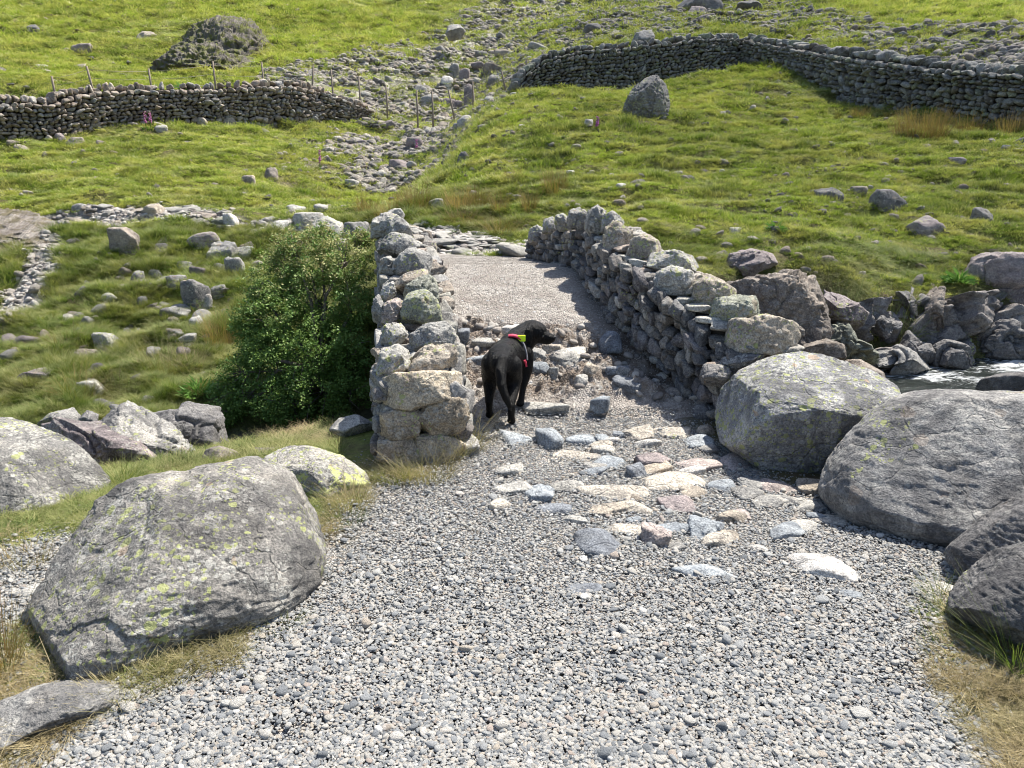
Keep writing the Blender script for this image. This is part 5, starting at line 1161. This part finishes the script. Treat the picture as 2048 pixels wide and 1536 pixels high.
def grass():
    x, y = fan(230000, 6.6, 75, 1.0, 1.12)
    g, sc, wet, dirt = masks(x, y); r = RS.rand(len(x))
    k = (r > g * 1.1) & (r > wet * 1.4) & (r > dirt * 0.8) & (r > sc * 0.85 * (fbm(P3(x, y), 1.1, 4, 66) > -0.1)); k &= ~((np.abs(x) < 1.9) & (y < 9.2) & (x > -1.6))
    x, y = x[k], y[k]; n = len(x); z = ground(x, y); P = P3(x, y)
    sc_ = np.maximum(0.75, y / 11.0) * RS.uniform(0.7, 1.3, n); hum = fbm(P, 0.9, 4, 33)
    hgt = sc_ * (0.55 + 0.8 * sstep(0.0, 0.35, hum)) * np.where(y > 20, 0.62, np.where(y > 14, 0.8, 1))
    lush = (x < -0.3) & (y < 14.3) & (RS.rand(n) < 0.93) | (RS.rand(n) < 0.35 * sstep(0.1, 0.3, hum) * (y < 22)) | ((y < 10.2) & (x > 1.5) & (RS.rand(n) < 0.6))
    lush |= (y > 9.8) & (y < 14.5) & (x > -2.5) & (x < 1.3) & (RS.rand(n) < 0.6)
    idx = np.where(lush, 8 + RS.randint(0, 8, n), RS.randint(0, 8, n)); hgt = np.where(lush, hgt * np.where((x < -1) & (y < 14), 0.5 + 0.55 * sstep(0.0, 0.4, fbm(P, 1.25, 3, 57, 0.55, True)), 0.5), hgt); wsc = np.where(lush, sc_ * 0.9, sc_)
    # tufts lean downhill a little
    slx = (ground(x + 0.1, y, False) - ground(x, y, False)) / 0.1; sly = (ground(x, y + 0.1, False) - ground(x, y, False)) / 0.1
    rot = np.stack([np.arctan(sly) * 0.7 + RS.normal(0, .15, n), -np.arctan(slx) * 0.7 + RS.normal(0, .15, n), RS.uniform(0, 6.3, n) * 0], 1)
    rot[:, 2] = RS.uniform(0, 6.3, n) * (np.abs(sly) < 0.35)
    o = scatter('grass', np.stack([x, y, z], 1), rot, np.stack([wsc, wsc, hgt], 1), idx, LONG[::-1] + SHORT[::-1]); print('grass', n)
    # close turf round the boulders and banks
    x, y = fan(60000, 1.5, 7.2, 0.9, 1.25); g, sc, wet, dirt = masks(x, y); r = RS.rand(len(x)); P = P3(x, y)
    k = (g < 0.35 + 0.1 * r) & (r > wet * 1.3) & (~((x > LI(y) - 0.75) & (x < RI(y) + 0.6) & (y > 3.95))) & ((dirt < 0.55) | (r < 0.5)) & ((x < 0) | (y < 5.0) | (y > 7.5))
    k &= fbm(P, 2.5, 3, 68) > -0.30 + 0.0 * r
    k &= (x < 0) | (y < 2.95) | (x > 4)
    k &= r < np.where(y < 2.7, 0.34 + 0.5 * (fbm(P, 1.1, 3, 79) > 0.10), 1.0)
    k &= (x < 0) | (r < 0.35 + 0.4 * (fbm(P, 1.3, 3, 71) > 0))
    x, y, dirt = x[k], y[k], dirt[k]; n = len(x); z = ground(x, y); P = P3(x, y)
    dry = (fbm(P, 1.6, 3, 70) + 0.35 * dirt + RS.normal(0, .12, n)) > 0.10 + np.where(y < 2.5, -0.12, 0.0) + np.where(x > 0, 0.14, 0) + np.where((y > 3.0) & (x < -0.9), 0.2, 0)
    s_ = RS.uniform(0.6, 1.25, n) * np.where(y > 4.2, 1.35, 1.0); hh = s_ * np.where(y < 2.7, np.where(x > 0, 0.42, 0.5), 0.72) * (0.7 + 1.0 * sstep(0.05, 0.4, fbm(P, 2.0, 3, 73)))
    idx = np.where(dry, RS.randint(0, 6, n), 6 + RS.randint(0, 6, n))
    scatter('turf', np.stack([x, y, z], 1), np.stack([RS.normal(0, .2, n), RS.normal(0, .2, n), RS.uniform(0, 6.3, n)], 1), np.stack([s_, s_, hh], 1), idx, NEARG[::-1] + NEARD[::-1])
    print('turf', n)
grass()
# ------------------------------------------------------------------ rush clumps and tall grasses, each its own thing
def lb_(t): return t
def clump(name, label, cat, px, py, wpx, hpx, mat='rush', n=170, wd=0.0035, lean=0.45, curve=0.4, group=None, G=None):
    _used[0] += 1
    if G is None: G = hit(px, py)
    sl = slant(G); W = wpx / FPX * sl; H = hpx / FPX * sl * 1.05
    wd = max(wd, sl * 0.00055)
    V, F, A = tuft(_used[0], n, W * 0.36, H * (1.35 if 'rush' in lb_(label) else 1.45), wd, lean, curve, 4)
    G = np.array(G); G[2] -= 0.02
    V[:, 2] += ground(G[0] + V[:, 0], G[1] + V[:, 1]) - G[2] - 0.03
    o = link(name, mesh(name, V, F, M[mat], A, False), G); return tag(o, label, cat, group)
for px, py, w_, h_, m_, n_, lb in [
 (1840,268,130,52,'dry',520,'widest brown rush clump, standing at the foot of the right wall'),
 (1940,262,80,36,'dry',200,'small brown rush clump just right of the widest one'),
 (2020,268,70,34,'dry',200,'brown rush clump at the right picture edge under the wall'),
 (1675,240,16,24,'rush',40,'thin green rush tuft left of the widest brown clump'),
 (1720,235,60,22,'rush',120,'low rushes along the shaded wall foot'),
 (735,428,50,36,'rush',170,'leftmost rush clump of the row past the bridge'),
 (785,428,60,44,'dry',190,'brownish rush clump behind the left bridge wall end'),
 (835,424,60,44,'dry',190,'brown rush clump left of the pale rock among the rushes'),
 (915,422,50,42,'dry',170,'brown rush clump right of the pale rock among the rushes'),
 (955,418,50,42,'rush',170,'green brown rushes behind the track bend'),
 (1000,425,44,36,'rush',150,'green rushes at the foot of the mound'),
 (1060,418,34,40,'rush',120,'upright rush tuft above the right end of the track'),
 (1110,385,64,36,'rush',220,'dense dark rush clump alone on the lower mound'),
 (1025,355,60,16,'rush',100,'low rushes on the flank of the mound'),
 (1000,470,60,40,'rush',170,'long grass leaning over the track past the bridge'),
 (920,448,70,30,'rush',150,'long green grass at the inner bend of the track'),
 (440,700,62,60,'dry',260,'rust brown rush clump left of the thorn bush'),
 (330,745,110,62,'dry',280,'pale bleached tall grass tussock in the middle of the left bank'),
 (385,735,60,46,'dry',160,'pale bleached grass right of the tall tussock'),
 (240,790,60,36,'dry',120,'thin straw coloured stalks low on the left bank'),
 (130,690,70,40,'dry',160,'drooping pale tussock at the far left of the bank'),
 (150,790,70,40,'rush',160,'drooping green tussock above the near ledge'),
 (275,600,50,28,'dry',120,'pale drooping grass beside the pebble runnel'),
 (1640,565,60,36,'dry',90,'dry arching grass above the square river block'),
 (245,960,60,50,'lush',200,'green and straw grass tuft at the edge of the speckled boulder'),
 (700,1010,80,50,'dry',240,'dry grass tuft against the yellow patched boulder'),
 (690,1040,90,30,'lush',240,'short green grass in front of the yellow patched boulder'),
 (850,948,150,52,'dry',520,'dry straw grass heaped at the foot of the left wall end'),
 (925,900,80,60,'dry',380,'tawny grass tuft at the inner corner of the left wall end'),
 (785,958,80,36,'lush',240,'green and tawny grass at the outer corner of the left wall end'),
 (250,1372,170,56,'dry',520,'tangled dead grass under the overhang of the biggest left boulder'),
 (345,1340,120,34,'dry',340,'short tawny grass in front of the biggest left boulder'),
 (560,1255,44,36,'lush',120,'small green tuft at the lower right of the biggest left boulder'),
 (-6,1335,100,150,'rush',190,'tall green and straw rushes at the left picture edge'),
 (50,1120,110,50,'dry',160,'wispy straw stalks beside the left gravel patch'),
 (1890,1200,50,46,'lush',180,'mossy tuft at the left corner of the lower right block'),
 (2045,1330,70,120,'lush',240,'bright green long grass in front of the lower right block'),
 (1900,1300,120,30,'lush',260,'short green grass in the lower right soil'),
 (1690,640,90,40,'lush',200,'arching green grass behind the leaning mauve slab'),
 (1780,690,110,50,'lush',240,'hanging green grass tussock over the far stream bank')]:
    clump('rush_clump' if m_ == 'rush' or 'rush' in lb else 'grass_tussock', lb, 'rushes' if 'rush' in lb else 'grass', px, py, w_, h_, 'brownrush' if (m_ == 'dry' and 'rush' in lb) else m_, n_ * (2 if py < 500 else 1), 0.0032 if py > 850 else 0.0035, 0.45 if 'rush' in lb else 1.0, group='rush clumps and tussocks')
# ------------------------------------------------------------------ foxgloves
def foxglove(px, py, hpx, lb):
    G = hit(px, py); H = hpx / FPX * slant(G); e = empty('foxglove', G, lb, 'flower', 'foxgloves on the hillside'); rng = np.random.RandomState(px)
    V, F = tube_tri([(0, 0, 0), (0.01, 0, H * 0.5), (0.03, 0, H)], [0.012, 0.01, 0.005], 6); link('stem', mesh('stem', V, F, M['stem']), (0, 0, 0), e)
    a = MB()
    for k in range(26):
        t = rng.uniform(0.35, 0.97); an = rng.uniform(0, 6.28); V, F = ico(1); V = V * 0.022 * (1.3 - t * 0.7) * np.array([1, 1, 1.3]); a.add(V + [math.cos(an) * 0.025 + 0.02 * t, math.sin(an) * 0.04, H * t], F)
    a.build('blossom', M['pink'], None).parent = e
    V, F, A = tuft(px, 16, 0.1, H * 0.3, 0.06, 1.2, 0.6, 3); link('leaves', mesh('leaves', V, F, M['fern'], {'tint': A['blade'], 'dry': np.zeros(len(V))}, False), (0, 0, 0), e)
for a_ in [(292,258,34,'foxglove before the left wall, left one of the close pair'), (302,260,36,'foxglove before the left wall, right one of the close pair'), (376,246,34,'single foxglove further right before the left wall'), (640,338,38,'foxglove beside the brown boulder in the left meadow'), (833,305,26,'foxglove in the gully by the rounded boulder'), (1193,262,28,'foxglove on the shoulder of the mound'), (1331,160,44,'foxglove just behind the upright lichened boulder'), (1379,152,42,'foxglove right of the upright lichened boulder')]: foxglove(*a_)
def leafy(name, label, cat, px, py, r_px, n, mat='fern', seed=1, ls=0.03, flatn=0.5):
    G = hit(px, py); r = r_px / FPX * slant(G); rng = np.random.RandomState(seed); V, F, T = [], [], []
    for k in range(n):
        d = rng.normal(size=3); d[2] = abs(d[2]) * flatn; d /= np.linalg.norm(d); c = d * r * rng.uniform(0.3, 1); u = np.cross(d, rng.normal(size=3)); u /= np.linalg.norm(u)
        V += [c - u * ls * 0.25, c + d * ls * 0.5 - u * ls * .05, c + u * ls * 0.25 + d * ls, c - d * ls * 0.2]; F.append([4 * k, 4 * k + 3, 4 * k + 2, 4 * k + 1]); T += [rng.rand()] * 4
    o = link(name, mesh(name, np.array(V), np.array(F), M[mat], {'tint': T, 'dry': np.zeros(len(V))}, False), G); tag(o, label, cat)
leafy('fern', 'bright green fern between the thorn bush and the near rocks', 'fern', 400, 790, 34, 260, ls=0.07)
leafy('fern', 'bright green fern sprouting high in the left field wall', 'fern', 366, 186, 14, 160, ls=0.22)
leafy('plant', 'small bright green leafy plant in the turf hollow on the right slope', 'plant', 1550, 462, 14, 90, ls=0.10)
leafy('fern', 'fresh green fern growing from the right stream bank crag', 'fern', 1915, 565, 22, 160, ls=0.10)
leafy('plant', 'small green sprig under the leaning mauve slab', 'plant', 1658, 640, 12, 80, ls=0.06)
# ------------------------------------------------------------------ the thorn bush
def thorn():
    rng = np.random.RandomState(12)
    BL_ = [(620,520,8.2,.36),(560,565,8.1,.36),(690,525,8.0,.30),(640,600,7.8,.44),(560,640,7.7,.40),(705,620,7.6,.28),(505,650,7.8,.24),(620,700,7.4,.44),(540,730,7.4,.34),(695,710,7.3,.28),(480,745,7.4,.22),(640,785,7.1,.34),(560,805,7.1,.28),(480,805,7.2,.18),(700,790,7.0,.22),(640,478,8.4,.2),(585,490,8.3,.2),(450,790,7.4,.15),(510,690,7.6,.16),(530,600,8.0,.17),(440,830,7.1,.13),(560,525,8.3,.15),(725,480,8.4,.13)]
    base = np.array([at(665, 850, 7.3)[0], 7.35, gz(at(665, 850, 7.3)[0], 7.35) - 0.1])
    e = empty('hawthorn_bush', base, 'dense green hawthorn bush with browning sprays on top against the left bridge wall', 'bush')
    cen = [at(a, b, y) for a, b, y, r in BL_]
    tr = MB(); fork = base + np.array([-0.12, 0.05, 0.45]); V, F = tube_tri([base, base + [-0.03, 0, 0.2], fork], [0.055, 0.045, 0.038], 8)
    link('trunk', mesh('trunk', V - base, F, M['bark']), (0, 0, 0), e)
    Vl, T, Dr = [], [], []
    for (a_, b_, y_, r), c in zip(BL_, cen):
        m_ = (fork + c) / 2 + rng.normal(size=3) * 0.12; br = MB()
        V, F = tube_tri([fork, m_, c], [0.026, 0.017, 0.010], 6); br.add(V, F)
        for k in range(7):
            d = rng.normal(size=3); d /= np.linalg.norm(d); V, F = tube_tri([c + (m_ - c) * rng.uniform(0, .5), c + d * r * 0.55 + rng.normal(size=3) * 0.03, c + d * r * 1.1], [0.008, 0.005, 0.002], 4); br.add(V, F)
        o = br.build('branch', M['bark']); o.parent = e; o.location = -base
        nc = int(1100 * (r / 0.35) ** 2)
        D = rng.normal(size=(nc, 3)); D /= np.linalg.norm(D, axis=1)[:, None]; rad = r * rng.uniform(0.25, 1.08, nc) ** 0.6
        lumps = 1 + 0.55 * fbm(D + a_, 2.2, 3, 5); CC = c + D * (rad * lumps)[:, None]
        gapn = fbm(CC, 5.0, 3, 7); CC = CC[gapn > -0.04 + 0.1 * rng.rand(nc)]
        for q in CC:
            k = rng.randint(7, 15); P = q + rng.normal(size=(k, 3)) * np.array([0.028, 0.028, 0.018]); tt = rng.rand(); dr = np.clip(sstep(0.15, 1.0, (q[2] - 0.05) + (0.3 if rng.rand() < .3 else -0.1)) * (rng.rand() < 0.6), 0, 1)
            Vl.append(P); T.append(np.clip(tt * 0.6 + rng.rand(k) * 0.4, 0, 1)); Dr.append(np.full(k, dr))
    P = np.concatenate(Vl); T = np.concatenate(T); Dr = np.concatenate(Dr); n = len(P)
    N = rng.normal(size=(n, 3)); N[:, 2] = np.abs(N[:, 2]) + 0.4; N /= np.linalg.norm(N, axis=1)[:, None]; A = np.cross(N, rng.normal(size=(n, 3))); A /= np.linalg.norm(A, axis=1)[:, None]; B = np.cross(N, A)
    s_ = rng.uniform(0.009, 0.018, n)[:, None]
    V = np.stack([P - A * s_, P - B * s_ * 0.6 + N * s_ * .2, P + A * s_, P + B * s_ * 0.6 + N * s_ * .2], 1).reshape(-1, 3); F = np.arange(4 * n).reshape(n, 4)
    link('crown', mesh('crown', V - base, F, M['leaf'], {'tint': np.repeat(T, 4), 'dry': np.repeat(Dr, 4)}, False), (0, 0, 0), e); print('leaves', n)
thorn()
# ------------------------------------------------------------------ the dog
def remeshed(name, pieces, voxel, mat, smooth_it=4):
    me = bpy.data.meshes.new('t'); a = MB()
    for (p0, r0, p1, r1, sq) in pieces:
        p0, p1 = np.array(p0, float), np.array(p1, float); L = np.linalg.norm(p1 - p0); k = max(2, int(L / (min(r0, r1) * 0.35)) + 1)
        for t in np.linspace(0, 1, k):
            V, F = ico(3); V = V * (r0 + (r1 - r0) * t) * np.array(sq); a.add(V + p0 + (p1 - p0) * t, F)
    tmp = link('t', mesh('t', np.concatenate(a.V), np.concatenate(a.F), None))
    md = tmp.modifiers.new('r', 'REMESH'); md.mode = 'VOXEL'; md.voxel_size = voxel
    m2 = tmp.modifiers.new('s', 'SMOOTH'); m2.iterations = smooth_it; m2.factor = 0.5
    dg = bpy.context.evaluated_depsgraph_get(); ev = tmp.evaluated_get(dg); out = bpy.data.meshes.new_from_object(ev); out.name = name
    bpy.data.objects.remove(tmp); out.materials.clear(); out.materials.append(mat)
    out.polygons.foreach_set('use_smooth', np.ones(len(out.polygons), bool)); return out
def dog():
    S1 = (1, 1, 1); gl = [float(np.maximum(gz(x, y), deck_z(y))) for x, y in ((-.147, 4.72), (-.003, 4.6), (.05, 4.88), (-.05, 5.12))]
    pc = []
    def ch(pts, sq=S1):
        for a, b in zip(pts[:-1], pts[1:]): pc.append((a[0], a[1], b[0], b[1], sq))
    ch([((-.072, 4.63, .415), .082), ((-.068, 4.70, .425), .102), ((-.055, 4.80, .42), .100), ((-.03, 4.90, .405), .112), ((0, 4.98, .39), .120), ((.02, 5.04, .39), .115)], (0.98, 1, 1.02))
    ch([((.0, 4.97, .46), .085), ((.045, 5.03, .49), .080), ((.09, 5.07, .515), .074), ((.125, 5.085, .53), .070)])
    ch([((.02, 5.09, .40), .095), ((.09, 5.09, .455), .080), ((.13, 5.08, .48), .06)])
    ch([((.138, 5.085, .528), .084), ((.172, 5.08, .522), .076)], (1, 0.92, 0.98))
    ch([((.190, 5.072, .510), .054), ((.240, 5.062, .490), .043), ((.272, 5.055, .482), .036)], (1, 0.85, 0.95))
    ch([((.18, 5.075, .478), .046), ((.25, 5.06, .462), .032)], (1, .85, .8))
    ch([((.130, 5.020, .575), .020), ((.112, 4.998, .540), .030), ((.114, 4.992, .500), .026), ((.124, 4.998, .468), .016)], (1.0, 0.5, 1.0))
    ch([((.15, 5.14, .575), .018), ((.155, 5.16, .52), .022)], (1.0, 0.5, 1.0))
    # hind legs
    ch([((-.125, 4.70, .39), .078), ((-.140, 4.77, .29), .066), ((-.148, 4.76, .235), .048), ((-.150, 4.68, .155 + gl[0]), .029), ((-.152, 4.665, .125 + gl[0]), .026), ((-.150, 4.69, .055 + gl[0]), .022), ((-.149, 4.70, .028 + gl[0]), .026)])
    ch([((-.149, 4.70, .024 + gl[0]), .026), ((-.150, 4.74, .020 + gl[0]), .022)], (1.15, 1, .8))
    ch([((-.01, 4.69, .38), .078), ((.004, 4.73, .29), .066), ((.006, 4.70, .235), .048), ((-.003, 4.60, .160 + gl[1]), .029), ((-.004, 4.575, .130 + gl[1]), .026), ((-.004, 4.585, .055 + gl[1]), .022), ((-.003, 4.59, .028 + gl[1]), .026)])
    ch([((-.003, 4.59, .024 + gl[1]), .026), ((-.002, 4.63, .020 + gl[1]), .022)], (1.15, 1, .8))
    # front legs
    ch([((.085, 4.99, .39), .066), ((.100, 4.98, .30), .050), ((.098, 4.965, .25), .036), ((.078, 4.925, .13 + gl[2]), .024), ((.066, 4.90, .06 + gl[2]), .021), ((.058, 4.885, .028 + gl[2]), .026)])
    ch([((.056, 4.88, .024 + gl[2]), .026), ((.052, 4.915, .020 + gl[2]), .022)], (1.15, 1, .8))
    ch([((-.05, 5.05, .38), .064), ((-.055, 5.06, .28), .046), ((-.052, 5.09, .15 + gl[3]), .025), ((-.05, 5.11, .05 + gl[3]), .022), ((-.05, 5.14, .024 + gl[3]), .026)])
    # tail
    ch([((-.058, 4.56, .450), .036), ((-.070, 4.515, .39), .036), ((-.065, 4.47, .31), .032), ((-.040, 4.45, .235), .026), ((-.014, 4.45, .175), .019), ((-.006, 4.46, .150), .011)])
    me = remeshed('body', pc, 0.0065, M['coat'], 5)
    co = np.zeros(len(me.vertices) * 3, np.float32); me.vertices.foreach_get('co', co); co = co.reshape(-1, 3); nn = np.zeros(len(me.vertices) * 3, np.float32); me.vertices.foreach_get('normal', nn); nn = nn.reshape(-1, 3)
    co = co + nn * (0.0022 * fbm(co * np.array([1, 1, .4]), 55, 3, 3) + 0.006 * fbm(co, 9, 3, 6))[:, None]; me.vertices.foreach_set('co', co.astype(np.float32).ravel()); me.update()
    from mathutils.bvhtree import BVHTree
    me.calc_loop_triangles(); T = [tuple(t.vertices) for t in me.loop_triangles]; bv = BVHTree.FromPolygons([tuple(v) for v in co.tolist()], T)
    base = np.array([-.04, 4.8, 0.02]); e = empty('dog', base, 'black labrador dog seen from behind, head turned right, in a red harness', 'dog')
    def par(o): o.parent = e; o.location = -base; return o
    par(link('body', me))
    def hitd(px, py):
        h = bv.ray_cast(Vector(CAM), Vector(ray(px, py)).normalized()); return None if h[0] is None else (np.array(h[0]), np.array(h[1]))
    def strap(name, pxs, wd, mat, th=0.004, lift=0.002):
        P, N = [], []
        for a, b in zip(pxs[:-1], pxs[1:]):
            for t in np.linspace(0, 1, 7, endpoint=False):
                h = hitd(a[0] + (b[0] - a[0]) * t, a[1] + (b[1] - a[1]) * t)
                if h: P.append(h[0]); N.append(h[1])
        if len(P) < 3: print('strap missed', name); return
        P = np.array(P); N = np.array(N)
        for _ in range(4): P[1:-1] = (P[:-2] + 2 * P[1:-1] + P[2:]) / 4; N[1:-1] = (N[:-2] + 2 * N[1:-1] + N[2:]) / 4
        N /= np.linalg.norm(N, axis=1)[:, None]; T = np.gradient(P, axis=0); T /= np.linalg.norm(T, axis=1)[:, None]; W = np.cross(T, N); V = []
        for p, n_, w_ in zip(P, N, W):
            for s, h in ((-1, 0), (1, 0), (1, 1), (-1, 1)): V.append(p + w_ * s * wd / 2 + n_ * (lift + th * h * 1.0) - n_ * (0.004 * (1 - h)))
        F = []
        for i in range(len(P) - 1):
            for j in range(4): F.append([4 * i + j, 4 * i + (j + 1) % 4, 4 * i + 4 + (j + 1) % 4, 4 * i + 4 + j])
        F.append([0, 1, 2, 3]); m = 4 * (len(P) - 1); F.append([m, m + 3, m + 2, m + 1])
        return par(link(name, mesh(name, np.array(V), np.array(F), M[mat], None, False)))
    strap('harness_yoke', [(1018, 673), (1026, 672), (1036, 675), (1042, 680)], 0.022, 'redstrap', 0.007, 0.004)
    strap('harness_strap', [(1042, 682), (1048, 690), (1052, 705), (1054, 722)], 0.014, 'greystrap')
    strap('strap_end', [(1048, 720), (1051, 727), (1053, 734)], 0.014, 'redstrap', 0.005, 0.004)
    h = hitd(1041, 678)
    if h:
        c = h[0] + h[1] * 0.010; b = bmesh.new(); bmesh.ops.create_cube(b, size=1.0); bmesh.ops.bevel(b, geom=b.edges[:], offset=0.08, segments=2, affect='EDGES')
        m = bpy.data.meshes.new('identity_tag'); b.to_mesh(m); b.free(); m.materials.append(M['hiviz']); o = bpy.data.objects.new('identity_tag', m); C.objects.link(o); o.parent = e; o.location = c - base; o.scale = (0.056, 0.016, 0.042); o['label'] = 'bright yellow tag'
    V, F = ico(3); par(link('nose', mesh('nose', V * np.array([.012, .018, .013]) + [.297, 5.054, .490], F, M['nose'])))
    h = hitd(1086, 673)
    if h: V, F = ico(3); par(link('eye', mesh('eye', V * 0.009 + h[0] - h[1] * 0.003, F, M['eye'])))
dog()
# ------------------------------------------------------------------ thin cloud high over the right hill; its shadow dims that slope
def cloud():
    s = NT('thin_cloud', 1.0); e = s.attr('dens'); n = s.noise(s.coord('Object'), 0.25, 4, 0.6)
    f = s.math('MULTIPLY', s.math('MULTIPLY', e, s.ramp(n, [(0.25, 0.7), (0.6, 1.0)])), 0.24)
    tr = s.n('ShaderNodeBsdfTransparent'); di = s.n('ShaderNodeBsdfDiffuse'); di.inputs[0].default_value = (0.9, 0.9, 0.92, 1); mx = s.n('ShaderNodeMixShader'); s.set(mx.inputs[0], f)
    s.t.links.new(tr.outputs[0], mx.inputs[1]); s.t.links.new(di.outputs[0], mx.inputs[2]); s.t.links.new(mx.outputs[0], s.t.nodes['Material Output'].inputs[0])
    foot = np.array([hit(*p) for p in [(1010,215),(1040,150),(1060,90),(1200,10),(1500,-60),(1620,-20),(1800,40),(2048,95),(2300,140)]] + [np.array([24, 16, 2.0]), np.array([14, 10.5, 1.0])] + [hit(*p) for p in [(1800,480),(1450,420),(1250,330),(1080,280)]])
    c = foot.mean(0); up = np.array(SDIR) * 190; R0 = foot - c; R0 = R0 - np.array(SDIR) * (R0[:, 2:] / SDIR.z); ph = np.arctan2(R0[:, 1], R0[:, 0]); rr = np.hypot(R0[:, 0], R0[:, 1]); o = np.argsort(ph)
    dirs, F = ico(6); g = np.interp(np.arctan2(dirs[:, 1], dirs[:, 0]), ph[o], rr[o], period=2 * math.pi) * 1.06; m = np.hypot(dirs[:, 0], dirs[:, 1])
    V = dirs * np.stack([g, g, np.full(len(g), 7.0)], 1); V = V * (1 + 0.10 * fbm(V, 0.12, 4, 4))[:, None]
    o = link('cloud', mesh('cloud', V, F, s.m, {'dens': sstep(1.0, 0.90, m)}), c + up); tag(o, kind='structure')
cloud()
